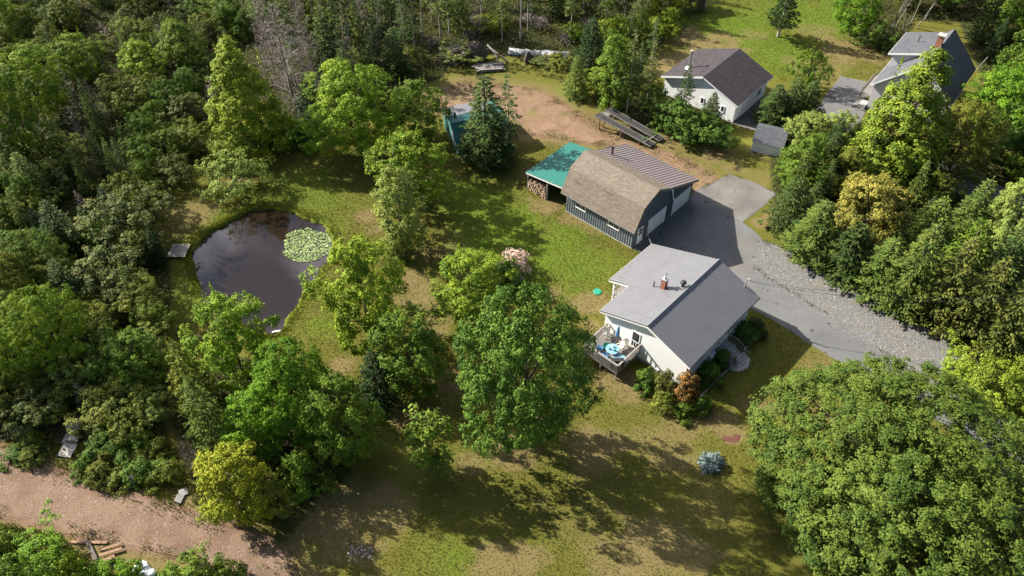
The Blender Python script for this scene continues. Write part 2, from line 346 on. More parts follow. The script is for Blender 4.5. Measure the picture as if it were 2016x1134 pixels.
for x, y, r, s in DRY:
    c = np.array(at(x, y)[:2]); dd = np.sqrt((((GP - c) / np.array([1.0, .85])) ** 2).sum(1)) + (nz - .5) * r * 1.3
    dry = np.maximum(dry, s * (1 - sstep(dd, r * .35, r * 1.15)))
dry = np.maximum(dry, .75 * sstep(-droad, -3.5, -.3)) * 1.0
zone[:, 1] = dry
# lush strips of grass
LUSH = [(980, 470, 6, 1), (1060, 520, 5, .9), (1120, 520, 4, .8), (930, 400, 5, 1), (1100, 470, 4, .8), (600, 385, 6, .6), (1450, 60, 9, 1), (1600, 40, 9, 1), (1530, 95, 8, .9), (1640, 30, 7, .9), (950, 420, 4, .9), (1020, 440, 4, .9), (1040, 500, 3, .8), (1130, 570, 2, .7), (600, 400, 3, .5), (1480, 30, 6, .8), (1560, 100, 5, .7), (1500, 120, 5, .6), (1560, 20, 6, .7), (900, 380, 4, .7), (400, 540, 3, .5), (360, 600, 3, .5), (1180, 520, 4, .55), (640, 640, 2, .5), (620, 640, 1.6, .6), (520, 395, 3, .3), (960, 900, 1.2, .4), (880, 1100, 3, .5), (1120, 180, 2.5, .6), (1180, 150, 2.5, .6), (60, 1080, 4, 1), (1640, 130, 3, .4), (650, 440, 2, .6), (430, 430, 2, .6)]
lush = np.zeros(len(GP))
for x, y, r, s in LUSH:
    c = np.array(at(x, y)[:2]); dd = np.sqrt(((GP - c) ** 2).sum(1)) + (nz - .5) * r
    lush = np.maximum(lush, s * (1 - sstep(dd, r * .3, r * 1.2)))
zone[:, 3] = np.maximum(lush, .55 * sstep(-dpond, -1.6, -.3))
k = NM('ground_cover', .95, .1); v = k.coord('Object')
n1 = k.noise(v, .16, 5, .6); n2 = k.noise(v, 1.1, 6, .7); n3 = k.noise(v, 7, 5, .7); n4 = k.noise(v, 22, 3, .6)
za = k.n.new('ShaderNodeAttribute'); za.attribute_name = 'zone'; sx = k.n.new('ShaderNodeSeparateColor'); k.l(za.outputs['Color'], sx.inputs['Color'])
green = k.mix(k.ramp(n3, [(.3, 0), (.7, 1)]), (.092, .094, .014), (.165, .158, .032))
lushc = k.mix(k.ramp(n3, [(.3, 0), (.7, 1)]), (.080, .145, .011), (.150, .230, .022))
green = k.mix(k.math('MULTIPLY', za.outputs['Alpha'], k.ramp(n2, [(.25, .45), (.6, 1)])), green, lushc)
tan = k.mix(k.ramp(n3, [(.3, 0), (.7, 1)]), (.150, .112, .044), (.245, .190, .082))
fdry = k.math('ADD', k.math('MULTIPLY', sx.outputs['Green'], 1.3), k.math('MULTIPLY', k.math('SUBTRACT', n1, .50), 1.1))
fdry = k.math('ADD', fdry, k.math('MULTIPLY', k.math('SUBTRACT', n2, .5), .8)); fdry = k.math('ADD', fdry, k.math('MULTIPLY', k.math('SUBTRACT', n4, .5), .6))
c = k.mix(k.ramp(fdry, [(.12, 0), (.92, .92)]), green, tan)
lit = k.mix(k.ramp(n3, [(.35, 0), (.7, 1)]), (.022, .026, .011), (.072, .066, .028))
fl = k.math('ADD', sx.outputs['Blue'], k.math('MULTIPLY', k.math('SUBTRACT', n2, .5), .9))
c = k.mix(k.ramp(fl, [(.35, 0), (.75, .92)]), c, lit)
def dirt_col(k, v):
    n = k.noise(v, .35, 5, .65); m3 = k.noise(v, 5, 5, .75); vd = k.voro(v, 5.5)
    c = k.mix(k.ramp(n, [(.3, 0), (.7, 1)]), (.175, .122, .090), (.255, .190, .145)); c = k.mix(k.ramp(m3, [(.3, 0), (.75, .7)]), c, (.33, .26, .205))
    c = k.mix(k.ramp(vd, [(.05, .5), (.28, 0)]), c, (.42, .35, .30)); c = k.mix(k.ramp(k.noise(v, 13, 4, .75), [(.36, .75), (.5, 0)]), c, (.11, .078, .06)); c = k.mix(k.ramp(k.noise(v, 17, 3, .7), [(.56, 0), (.68, .7)]), c, (.47, .39, .33)); c = k.mix(k.ramp(k.noise(v, .42, 4, .6), [(.46, 0), (.66, .6)]), c, (.13, .088, .064)); return k.mix(k.ramp(k.noise(v, .9, 6, .72), [(.56, 0), (.72, .7)]), c, (.12, .115, .04)), m3, vd
dirt = k.mix(1.0, dirt_col(k, v)[0], (.88, .76, .62), 'MULTIPLY')
fd = k.math('ADD', sx.outputs['Red'], k.math('MULTIPLY', k.math('SUBTRACT', n2, .5), 1.2)); fd = k.math('ADD', fd, k.math('MULTIPLY', k.math('SUBTRACT', n3, .5), .5))
c = k.mix(k.ramp(fd, [(.4, 0), (.72, 1)]), c, dirt)
k.color(c); k.bump(k.math('ADD', k.math('MULTIPLY', n3, .7), k.math('MULTIPLY', n4, .5)), 1.0, .16)
M['ground'] = k.m
nx, ny = len(gx), len(gy)
idx = np.arange(nx * ny).reshape(ny, nx)
GF = np.stack([idx[:-1, :-1].ravel(), idx[:-1, 1:].ravel(), idx[1:, 1:].ravel(), idx[1:, :-1].ravel()], 1)
GV = np.column_stack([GP, hz])
# an outer skirt carries the ground on to the horizon
me = np_mesh('ground', GV, GF, M['ground'], {'zone': ('FLOAT_COLOR', zone)}, smooth=True)
tag(link('ground', me), kind='structure')
W0 = 900
sk = MB(); 
for q in ([(-W0, -300), (W0, -300), (W0, GY0 + .2), (-W0, GY0 + .2)], [(-W0, GY1 - .6), (W0, GY1 - .6), (W0, W0), (-W0, W0)], [(-W0, GY0 + .2), (GX0 + .2, GY0 + .2), (GX0 + .2, GY1 - .6), (-W0, GY1 - .6)], [(GX1 - .6, GY0 + .2), (W0, GY0 + .2), (W0, GY1 - .6), (GX1 - .6, GY1 - .6)]):
    sk.add([(x, y, -.12) for x, y in q], [(0, 1, 2, 3)])
M['far_field'] = plain('far_field', (.07, .08, .03), .95, .4, .05)
tag(sk.build('distant_ground', M['far_field']), kind='structure')

def gz(x, y):
    i = int((y - GY0) / GS); j = int((x - GX0) / GS)
    return float(hz[min(max(i, 0), ny - 1) * nx + min(max(j, 0), nx - 1)])

# roads
k = NM('packed_dirt', .95, .1); v = k.coord('Object'); c, n3, vd = dirt_col(k, v); k.color(k.mix(1.0, c, (.80, .71, .63), 'MULTIPLY')); k.bump(k.math('ADD', n3, k.math('MULTIPLY', vd, -.5)), .55, .06); M['dirt'] = k.m
sheet('dirt_road', rough_edge(ROAD, .28, .42, 1), .004, M['dirt'])
k = NM('track_dirt', .95, .1); v = k.coord('Object'); c, n3, vd = dirt_col(k, v); c = k.mix(1.0, c, (.95, .80, .64), 'MULTIPLY')
gm = k.math('ADD', k.noise(v, .30, 6, .72), k.math('MULTIPLY', k.noise(v, 3.5, 4, .7), .25)); c = k.mix(k.ramp(gm, [(.62, 0), (.80, .85)]), c, (.125, .120, .032))
c = k.mix(k.ramp(k.noise(v, .55, 5, .6), [(.45, 0), (.7, .5)]), c, (.13, .09, .065)); k.color(c); k.bump(k.math('ADD', n3, k.math('MULTIPLY', vd, -.5)), .55, .06); M['track'] = k.m
sheet('dirt_track', rough_edge(TRACK, .45, .45, 2), .004, M['track'])
k = NM('old_asphalt', .9, .2); v = k.coord('Object'); n = k.noise(v, .25, 6, .6); n2 = k.noise(v, 2.2, 6, .7); n3 = k.noise(v, 30, 3)
c = k.mix(k.ramp(n, [(.35, 0), (.65, 1)]), (.100, .100, .099), (.142, .141, .137)); c = k.mix(k.ramp(n2, [(.45, 0), (.75, .5)]), c, (.085, .084, .080)); c = k.mix(k.ramp(n3, [(.3, 0), (.8, .5)]), c, (.175, .173, .165))
spots = k.voro(v, .75); c = k.mix(k.ramp(spots, [(.08, .8), (.17, 0)]), c, (.035, .033, .03))
rs = k.noise(v, .13, 3); c = k.mix(k.ramp(rs, [(.52, 0), (.66, .35)]), c, (.20, .15, .105))
ck = k.n.new('ShaderNodeTexVoronoi'); ck.feature = 'DISTANCE_TO_EDGE'; ck.inputs['Scale'].default_value = .16
wv = k.n.new('ShaderNodeVectorMath'); wv.operation = 'ADD'; nv = k.n.new('ShaderNodeTexNoise'); nv.inputs['Scale'].default_value = .7; nv.inputs['Detail'].default_value = 5; k.l(v, nv.inputs['Vector']); sc_ = k.n.new('ShaderNodeVectorMath'); sc_.operation = 'SCALE'; sc_.inputs['Scale'].default_value = 2.2; k.l(nv.outputs['Color'], sc_.inputs[0]); k.l(v, wv.inputs[0]); k.l(sc_.outputs[0], wv.inputs[1]); k.l(wv.outputs[0], ck.inputs['Vector'])
c = k.mix(k.ramp(ck.outputs['Distance'], [(.002, .45), (.006, 0)]), c, (.06, .058, .052))
k.color(c); k.bump(n3, .25, .01); M['asphalt'] = k.m
sheet('driveway', rough_edge(ASPHALT, .5, .05, 3), .010, M['asphalt'])
sheet('street', STREET, .010, M['asphalt']); sheet('parking_pad', NPAD, .010, M['asphalt']); sheet('side_driveway', NDRIVE, .007, M['asphalt']); sheet('lane', NLANE, .005, M['asphalt'])
k = NM('grey_gravel', .95, .1); v = k.coord('Object'); n = k.noise(v, .4, 5, .6); vc = k.voro(v, 9, 'Color'); vd = k.voro(v, 9); bw = k.n.new('ShaderNodeRGBToBW'); k.l(vc, bw.inputs[0])
c = k.mix(bw.outputs[0], (.082, .081, .078), (.20, .197, .19)); c = k.mix(k.ramp(n, [(.4, 0), (.7, .6)]), c, (.175, .15, .12)); c = k.mix(k.ramp(k.noise(v, .8, 6, .7), [(.6, 0), (.75, .7)]), c, (.13, .13, .05))
k.color(c); k.bump(vd, -.8, .06); M['gravel'] = k.m
sheet('gravel_strip', rough_edge(GRAVEL, .4, .16, 4), .006, M['gravel'])
# the pad by the garage is older, paler concrete
k = NM('pale_pad', .9, .2); v = k.coord('Object'); n2 = k.noise(v, 1.2, 6, .7); n = k.noise(v, .4, 4)
c = k.mix(k.ramp(n, [(.35, 0), (.7, 1)]), (.125, .115, .104), (.19, .175, .155)); c = k.mix(k.ramp(n2, [(.5, 0), (.75, .45)]), c, (.11, .10, .09)); c = k.mix(k.ramp(k.voro(v, .7), [(.05, .75), (.11, 0)]), c, (.04, .035, .03)); k.color(c); M['pad'] = k.m
sheet('concrete_pad', rough_edge(poly([(1374, 377), (1435, 346), (1480, 359), (1524, 381), (1497, 407), (1460, 437)]), .5, .06, 5), .014, M['pad'])
# pond
k = NM('pond_water', .04, .5); v = k.coord('Object'); n = k.noise(v, .12, 4); k.color(k.mix(n, (.010, .007, .005), (.026, .016, .010)))
k.b.inputs['IOR'].default_value = 1.75; k.bump(k.noise(v, 1.6, 3), .04, .05); M['water'] = k.m
sheet('pond_water', smooth_poly(poly([(x + (x - 520) * .03, y + (y - 535) * .03) for x, y in POND_PX], -.35), 1), -.35, M['water'])

# ================================================================== buildings
# local axes of every building: x runs along the front, y away from the viewer's right-hand side (v = -y)
def ribs(mb, p0, p1, p2, p3, spacing=.3, w=.045, h=.03):
    """raised ribs running from edge p0-p1 (eave) to edge p3-p2 (ridge)"""
    p0, p1, p2, p3 = map(Vector, (p0, p1, p2, p3)); n = (p1 - p0).cross(p3 - p0).normalized()
    L = (p1 - p0).length; m = max(1, int(L / spacing))
    for i in range(m + 1):
        t = min(max((i + .08) / (m + .16), 0), 1)
        a = p0.lerp(p1, t) + n * h * .5; b = p3.lerp(p2, t) + n * h * .5
        e = (p1 - p0).normalized() * w / 2
        A = [a - e - n * h * .5, a + e - n * h * .5, a + e * .5 + n * h * .5, a - e * .5 + n * h * .5]; B = [q + (b - a) for q in A]
        mb.add(A + B, [(0, 1, 2, 3), (7, 6, 5, 4), (1, 5, 6, 2), (2, 6, 7, 3), (3, 7, 4, 0)])
def window(parent, mb_at, w, h, axis, side, frame='white', panes=2, name='window'):
    """window on a wall: mb_at = (x, y, z) of its centre on the wall face; axis 'x' or 'y' along the wall, side = outward sign"""
    x, y, z = mb_at; f = MB(); g = MB(); t = .07; o = .05 * side
    def bx(m, a0, a1, z0, z1, d0, d1):
        if axis == 'x': m.box(x + a0, x + a1, y + d0 * side, y + d1 * side, z + z0, z + z1)
        else: m.box(x + d0 * side, x + d1 * side, y + a0, y + a1, z + z0, z + z1)
    bx(f, -w / 2, w / 2, h / 2 - t, h / 2, .002, .06); bx(f, -w / 2, w / 2, -h / 2, -h / 2 + t, .002, .08)
    bx(f, -w / 2, -w / 2 + t, -h / 2 + t, h / 2 - t, .002, .06); bx(f, w / 2 - t, w / 2, -h / 2 + t, h / 2 - t, .002, .06)
    for i in range(1, panes): bx(f, -w / 2 + w * i / panes - t / 3, -w / 2 + w * i / panes + t / 3, -h / 2 + t, h / 2 - t, .002, .05)
    bx(g, -w / 2 + t, w / 2 - t, -h / 2 + t, h / 2 - t, .004, .02)
    fo = f.build(name, M[frame], parent); g.build('pane', M['glass'], fo); return fo

# ---------------- bungalow
HX, HY, TH = 15.38, 48.04, .8185
UA, UB, WF, WB, WX, US, ZR, SL = -5.45, 5.79, 4.69, 5.05, 7.33, -1.09, 5.34, .359
rf = lambda v: ZR - SL * abs(v)
house = thing('house', 'white bungalow with ribbed grey metal roof and brick chimney beside the driveway', 'house', (HX, HY, 0), TH)
w = MB(); w.prism([(-4.25, -.4), (-4.25, rf(4.25) - .16), (0, ZR - .16), (4.65, rf(4.65) - .16), (4.65, -.4)], -5.05, 5.39)
w.prism([(4.652, -.4), (4.652, rf(4.65) - .17), (6.9, rf(6.9) - .16), (6.9, -.4)], 1.4, 5.388)
w.build('wall', M['siding_white'], house)
w = MB(); w.box(-5.075, 5.41, -4.28, 4.67, -.5, .32); w.build('foundation', M['concrete'], house)
# roof: front slope, back slope and its extension (corner order: eave, eave, ridge, ridge, seen from outside)
w = MB()
fr = [(UA, -WF, rf(WF)), (UB, -WF, rf(WF)), (UB, 0, ZR), (UA, 0, ZR)]
b1 = [(US, WB, rf(WB)), (UA, WB, rf(WB)), (UA, 0, ZR), (US, 0, ZR)]
b2 = [(UB, WX, rf(WX)), (US, WX, rf(WX)), (US, 0, ZR), (UB, 0, ZR)]
for s_ in (fr, b1, b2): w.slab(s_, .10); ribs(w, *s_, spacing=.31, w=.055, h=.032)
roof = w.build('roof', M['roof_silver'], house)
w = MB(); w.tube([(UA - .02, 0, ZR + .03), (UB + .02, 0, ZR + .03)], .09, 6)
w.slab([(UA - .02, -.24, rf(.24) + .045), (UB + .02, -.24, rf(.24) + .045), (UB + .02, 0, ZR + .06), (UA - .02, 0, ZR + .06)], .012)
w.slab([(UB + .02, .24, rf(.24) + .045), (UA - .02, .24, rf(.24) + .045), (UA - .02, 0, ZR + .06), (UB + .02, 0, ZR + .06)], .012); w.build('ridge_cap', M['roof_silver'], roof)
# white fascia and bargeboards under the roof edges
w = MB()
def verge(u0, u1, v):
    w.slab([(u0, 0, ZR - .105), (u0, v, rf(v) - .105), (u0, v, rf(v) - .30), (u0, 0, ZR - .30)], .03 if u0 < 0 else -.03)
for u0 in (UA + .01,): verge(u0, u0, -WF); verge(u0, u0, WB)
for u0 in (UB - .01,): verge(u0, u0, -WF); verge(u0, u0, WX)
w.slab([(US + .01, WB, rf(WB) - .105), (US + .01, WX, rf(WX) - .105), (US + .01, WX, rf(WX) - .3), (US + .01, WB, rf(WB) - .3)], .03)
w.box(UA, US, WB - .02, WB + .03, rf(WB) - .28, rf(WB) - .03); w.box(US, UB, WX - .02, WX + .03, rf(WX) - .28, rf(WX) - .03)
w.build('fascia', M['white'], house)
w = MB(); w.tube([(UA, -WF - .06, rf(WF) - .08), (UB, -WF - .06, rf(WF) - .08)], .065, 6); w.build('gutter', M['black'], house)
w = MB(); cz = rf(2.0)
w.box(-.36, .08, 1.78, 2.24, cz - .4, cz + 1.15); ch = w.build('chimney', M['brick'], roof)
w = MB(); w.box(-.42, .14, 1.72, 2.30, cz + 1.15, cz + 1.24); w.tube([(-.14, 2.0, cz + 1.24), (-.14, 2.0, cz + 1.5)], .11, 8); w.build('cap', M['steel'], ch).parent = roof
w = MB(); w.bar((-.16, 2.0, cz + 1.5), (-.12, 2.0, cz + 2.0), .05); w.bar((-.14, 2.0, cz + 1.95), (-.02, 1.9, cz + 1.6), .04); w.bar((-.14, 2.05, cz + 1.8), (-.2, 2.2, cz + 1.55), .04); w.build('chimney_cowl', M['pale_bark'], roof)
w = MB(); w.tube([(.74, .61, 4.9), (.74, .61, 5.5)], .13, 10); w.tube([(.74, .61, 5.5), (.74, .61, 5.62), (.74, .61, 5.74), (.74, .61, 5.84)], [.22, .3, .26, .08], 12); w.build('roof_vent', M['black'], roof)
w = MB(); w.tube([(-.33, 2.92, 4.2), (-.33, 2.92, 4.95)], .06, 8); w.build('vent_pipe', M['black'], roof)
# service mast with its hook, at the far front edge
w = MB(); w.tube([(5.45, -3.19, 2.6), (5.45, -3.19, 5.1), (5.47, -3.28, 5.3), (5.5, -3.45, 5.33), (5.52, -3.55, 5.2)], .055, 8); w.build('service_mast', M['pale_bark'], house)
# patio door on the gable wall above the deck
w = MB(); X = -5.05
w.box(X - .05, X - .002, .70, 1.58, 1.22, 1.30); w.box(X - .05, X - .002, .70, 1.58, 3.20, 3.28); w.box(X - .05, X - .002, .70, .78, 1.30, 3.20); w.box(X - .05, X - .002, 1.50, 1.58, 1.30, 3.20); w.box(X - .045, X - .002, .78, 1.5, 1.98, 2.06)
for q in (1.02, 1.26): w.box(X - .04, X - .002, q - .03, q + .03, 1.30, 1.98)
dr = w.build('patio_door', M['white'], house); w = MB(); w.box(X - .02, X - .004, .78, 1.5, 1.3, 3.2); w.build('pane', M['glass'], dr)
window(house, (X, -1.45, .18), .55, .36, 'y', -1, panes=1)
window(house, (-2.9, -4.25, 2.2), 1.3, 1.0, 'x', -1); window(house, (2.6, -4.25, 2.2), 1.9, 1.1, 'x', -1, panes=3)
w = MB(); w.box(.35, 1.3, -4.33, -4.252, .95, 3.05); w.build('front_door', M['white'], house)
w = MB(); w.box(-1.15, -.35, -4.6, -4.29, .35, 1.05); w.build('heat_pump', M['white'], house)
# back porch tucked under the longer part of the roof
w = MB(); w.box(-1.0, 1.4, 4.7, 6.9, .75, .88); pf = w.build('porch_floor', M['grey_wood'], house)
w = MB(); w.box(-.95, -.83, 6.76, 6.88, .0, rf(6.9) - .14); w.build('porch_post', M['white'], house)
w = MB(); w.box(-.95, 1.4, 6.8, 6.86, 1.6, 1.67); w.box(-.95, -.89, 4.75, 6.75, 1.6, 1.67)
for i in range(9): w.box(-.95 + .26 * i, -.91 + .26 * i, 6.81, 6.85, .88, 1.6)
w.build('porch_railing', M['grey_wood'], house)
w = MB()
for i in range(3): w.box(-1.28 - .28 * i, -1.0 - .28 * i, 5.1, 6.3, .5 - .24 * i, .56 - .24 * i)
w.bar((-1.0, 5.1, .7), (-1.9, 5.1, -.03), .06, .22); w.bar((-1.0, 6.3, .7), (-1.9, 6.3, -.03), .06, .22); w.build('porch_step', M['brown_wood'], house)

# ---------------- deck on the gable side
deck = thing('wooden_deck', 'raised grey wooden deck with slatted railing against the white gable wall', 'deck', (HX, HY, 0), TH)
D0, D1, E0, E1, DZ = -8.4, -5.12, .55, 4.2, 1.2
w = MB()
n_ = 24
for i in range(n_): y = E0 + (E1 - E0) * i / n_; w.box(D0, D1, y, y + (E1 - E0) / n_ - .015, DZ - .04, DZ)
w.box(D0, D1, E0 + .02, E0 + .07, DZ - .26, DZ - .05); w.box(D0, D1, E1 - .07, E1 - .02, DZ - .26, DZ - .05); w.box(D0 + .02, D0 + .07, E0 + .08, E1 - .08, DZ - .26, DZ - .05); w.box((D0 + D1) / 2 - .03, (D0 + D1) / 2 + .03, E0 + .08, E1 - .08, DZ - .26, DZ - .05)
w.build('deck_floor', M['grey_wood'], deck)
def rail(x0, y0, x1, y1, name='railing'):
    w = MB(); a = Vector((x0, y0, 0)); b = Vector((x1, y1, 0)); L = (b - a).length; m = int(L / .165)
    w.bar(a + Vector((0, 0, DZ + .97)), b + Vector((0, 0, DZ + .97)), .16, .05)
    w.bar(a + Vector((0, 0, DZ + .82)), b + Vector((0, 0, DZ + .82)), .05, .09); w.bar(a + Vector((0, 0, DZ - .12)), b + Vector((0, 0, DZ - .12)), .05, .16)
    d = (b - a).normalized()
    for i in range(m + 1):
        p = a.lerp(b, i / m); q = d * .045
        w.bar(p + Vector((0, 0, DZ - .34)), p + Vector((0, 0, DZ + .94)), .09 if abs(d.x) > .5 else .03, .03 if abs(d.x) > .5 else .09)
    w.build(name, M['dark_wood'] if False else M['grey_wood'], deck)
rail(D0 - .03, E0, D0 - .03, E1); rail(D0, E1 + .03, D1, E1 + .03); rail(D0, E0 - .03, D1, E0 - .03)
for x, y in ((D0 + .08, E0 + .08), (D0 + .08, E1 - .08), (D0 + .08, (E0 + E1) / 2), (D1 - .4, E0 + .08), (D1 - .4, E1 - .08)):
    w = MB(); w.box(x - .06, x + .06, y - .06, y + .06, -.1, DZ - .27); w.build('post', M['grey_wood'], deck)
def on_deck(name, label, cat, x, y, z=DZ, rz=0, group=None):
    p = Matrix.Rotation(TH, 3, 'Z') @ Vector((x, y, 0)); return thing(name, label, cat, (HX + p.x, HY + p.y, z), TH + rz, group)
t = on_deck('patio_umbrella', 'closed blue patio umbrella standing in a black base on the deck', 'umbrella', -5.8, 2.66)
w = MB(); w.tube([(0, 0, 0), (0, 0, .09), (0, 0, .14)], [.3, .27, .08], 14); w.build('base', M['black'], t)
w = MB(); w.tube([(0, 0, .1), (.03, -.05, 2.45)], .025, 8); w.build('pole', M['brown_wood'], t)
w = MB(); w.tube([(.01, -.02, 1.0), (.015, -.02, 1.08), (.018, -.03, 1.5), (.024, -.04, 2.1), (.03, -.05, 2.42)], [.10, .19, .17, .10, .02], 9); w.build('folded_canopy', M['blue_cloth'], t)
def chair(t, mat='cream'):
    w = MB(); w.slab([(-.24, -.24, .43), (.26, -.24, .45), (.26, .24, .45), (-.24, .24, .43)], .04); w.build('seat', M[mat], t)
    w = MB()
    for i in range(5): y = -.2 + .1 * i; w.bar((-.22, y, .45), (-.36, y, .92), .07, .025)
    w.bar((-.36, -.25, .93), (-.36, .25, .93), .05); w.build('backrest', M[mat], t)
    for sx_, sy_ in ((-1, -1), (-1, 1), (1, -1), (1, 1)):
        w = MB(); w.bar((.2 * sx_, .22 * sy_, .42), (.26 * sx_, .26 * sy_, 0), .045); w.build('leg', M[mat], t)
    for s_ in (-1, 1):
        w = MB(); w.bar((-.3, .27 * s_, .66), (.2, .27 * s_, .64), .06, .035); w.bar((.2, .27 * s_, .64), (.2, .25 * s_, .44), .04); w.build('armrest', M[mat], t)
g_ = 'chairs on the deck'
chair(on_deck('deck_chair', 'cream slatted chair in the far corner of the deck by the wall', 'chair', -5.75, 3.75, rz=-2.2, group=g_))
chair(on_deck('deck_chair', 'cream slatted chair between the umbrella and patio door', 'chair', -5.75, 1.85, rz=3.0, group=g_))
chair(on_deck('deck_chair', 'cream slatted chair drawn up to the table from the wall side', 'chair', -6.3, 1.95, rz=2.7, group=g_))
chair(on_deck('deck_chair', 'blue cushioned chair near the outer railing of the deck', 'chair', -7.55, 3.15, rz=.3, group=g_), 'blue_cloth')
t = on_deck('patio_table', 'glass topped pale blue patio table crowded with things on the deck', 'table', -7.05, 2.15)
w = MB(); w.tube([(0, 0, .68), (0, 0, .72)], .62, 18); w.build('table_top', M['pale_blue'], t)
for i in range(4):
    a = math.pi / 4 + i * math.pi / 2; w = MB(); w.bar((.48 * math.cos(a), .48 * math.sin(a), .68), (.5 * math.cos(a), .5 * math.sin(a), 0), .04); w.build('leg', M['white'], t)
for i, (dx, dy, mt, lb) in enumerate(((.2, .1, 'white', 'white jug standing on the deck table'), (-.22, .18, 'blue_cloth', 'small blue box on the deck table'), (-.05, -.28, 'teal_plastic', 'small teal cup on the deck table'))):
    t = on_deck(('jug', 'box', 'cup')[i], lb, ('jug', 'box', 'cup')[i], -7.05 + dx, 2.15 + dy, DZ + .722)
    w = MB(); w.tube([(0, 0, 0), (0, 0, .02), (0, 0, .16), (0, 0, .22)], [.09, .10, .09, .05], 8 if i != 1 else 4); w.build('body', M[mt], t)
t = on_deck('storage_tub', 'pale blue and white plastic tub on the deck beside the table', 'tub', -7.35, 1.25)
w = MB(); w.prism([(-.32, 0), (-.4, .42), (.4, .42), (.32, 0)], -.5, .5); w.build('tub', M['tarp'], t); w = MB(); w.box(-.54, .54, -.44, .44, .42, .48); w.build('lid', M['pale_blue'], t)
t = on_deck('tray', 'teal round tray lying on the deck boards near the umbrella', 'tray', -6.75, 2.95)
w = MB(); w.tube([(0, 0, 0), (0, 0, .10), (0, 0, .2), (0, 0, .16)], [.34, .4, .4, .3], 14); w.build('tray', M['teal_plastic'], t)
t = on_deck('cushion', 'dark blue cushion lying on the deck by the outer railing', 'cushion', -7.75, 2.45)
w = MB(); w.slab([(-.3, -.35, .14), (.3, -.35, .16), (.3, .35, .16), (-.3, .35, .14)], .15); w.build('cushion', M['blue_cloth'], t)
t = on_deck('barbecue', 'black covered barbecue in the near corner of the deck', 'barbecue', -7.9, .95, rz=-.8)
w = MB(); w.prism([(-.3, 0), (-.32, .75), (-.2, 1.0), (.2, 1.0), (.32, .75), (.3, 0)], -.55, .55); w.build('cover', M['black'], t)
t = on_deck('door_mat', 'grey door mat on the deck under the patio door', 'mat', -5.6, 1.05)
w = MB(); w.box(-.4, .4, -.3, .3, .003, .02); w.build('mat', M['stone'], t)

# ---------------- front steps and walk
st = thing('front_steps', 'grey front landing and steps with black railing under the house eave', 'steps', (HX, HY, 0), TH)
w = MB(); w.box(.0, 1.7, -5.45, -4.3, -.1, .92); w.build('landing', M['concrete'], st)
w = MB()
for i in range(5): w.box(.1, 1.6, -5.45 - .27 * (i + 1), -5.45 - .27 * i - .003, -.1, .76 - .17 * i)
w.build('step', M['concrete'], st)
for x in (.06, 1.64):
    w = MB(); w.bar((x, -4.35, 1.85), (x, -5.5, 1.85), .05); w.bar((x, -5.5, 1.85), (x, -6.8, 1.0), .05)
    for i in range(9): w.bar((x, -4.4 - .13 * i, .92), (x, -4.4 - .13 * i, 1.84), .025)
    for i in range(8): w.bar((x, -5.6 - .155 * i, .65 - .1 * i), (x, -5.6 - .155 * i, 1.79 - .105 * i), .025)
    w.build('railing', M['grey_wood'], st)
w = MB(); w.add([(x, y, .03) for x, y in ((-.45, -6.2), (.0, -7.0), (.9, -7.35), (1.9, -7.0), (2.3, -6.1), (1.7, -5.9), (.0, -5.9))] + [(x, y, -.1) for x, y in ((-.45, -6.2), (.0, -7.0), (.9, -7.35), (1.9, -7.0), (2.3, -6.1), (1.7, -5.9), (.0, -5.9))], [tuple(range(7))] + [(i, (i + 1) % 7, (i + 1) % 7 + 7, i + 7) for i in range(7)])
w.build('paving', M['concrete'], st)
for nm, a, b, lb in (('garden_edging', (-4.9, -6.0), (-.5, -6.12), 'low timber edging of the flower bed nearer the orange bush'), ('garden_edging', (2.35, -6.02), (5.35, -5.88), 'low timber edging of the flower bed nearer the driveway')):
    t = thing(nm, lb, 'edging', (HX, HY, 0), TH, 'timber edgings of the front beds'); w = MB(); w.bar((*a, .05), (*b, .05), .12, .2); w.build('timber', M['grey_wood'], t)

# ---------------- gambrel garage with lean-to
GXo, GYo, GT = 12.46, 59.44, .83
GL, OV = 8.89, .42
gar = thing('garage', 'blue-grey barn shaped garage with tan shingle gambrel roof and mauve metal lean-to', 'garage', (GXo, GYo, 0), GT)
Pe, Pb, Pp, Pq, Pl = (-.52, 2.81), (.75, 5.28), (3.14, 6.23), (5.52, 5.02), (11.35, 2.72)
R_ = lambda s, y: (s[0], y, s[1])
y0, y1 = -OV, GL + OV
w = MB(); ins = .14
pr_ = [(0, -.5), (0, 3.6), (.82, 5.14), (3.14, 6.06), (5.5, 4.88), (11.0, 2.72), (11.0, -.6)]
V_ = [(x, 0, z) for x, z in pr_] + [(x, GL, z) for x, z in pr_]; m_ = len(pr_)
w.add(V_, [tuple(range(m_)), tuple(range(m_, 2 * m_))[::-1]] + [(i, i + m_, (i + 1) % m_ + m_, (i + 1) % m_) for i in range(m_)]); w.build('wall', M['blue_grey'], gar)
w = MB()
for i in range(30): y = .12 + i * (GL - .24) / 29; w.box(-.035, .001, y - .035, y + .035, .12, 3.0)
w.build('batten', M['batten'], gar)
w = MB()
for i in range(36):
    x = .15 + i * .305; zt = np.interp(x, [0, .82, 3.14, 5.5, 11.0], [3.5, 5.0, 5.92, 4.76, 2.62]); w.box(x - .025, x + .025, -.025, .001, .1, float(zt))
w.build('front_batten', M['blue_grey'], gar)
w = MB()
for a, b in ((Pe, Pb), (Pb, Pp)): w.slab([R_(a, y1), R_(a, y0), R_(b, y0), R_(b, y1)], .09)
w.slab([R_(Pp, y1), R_(Pp, y0), R_(Pq, y0), R_(Pq, y1)], .09)
groof = w.build('roof', M['shingle_tan'], gar)
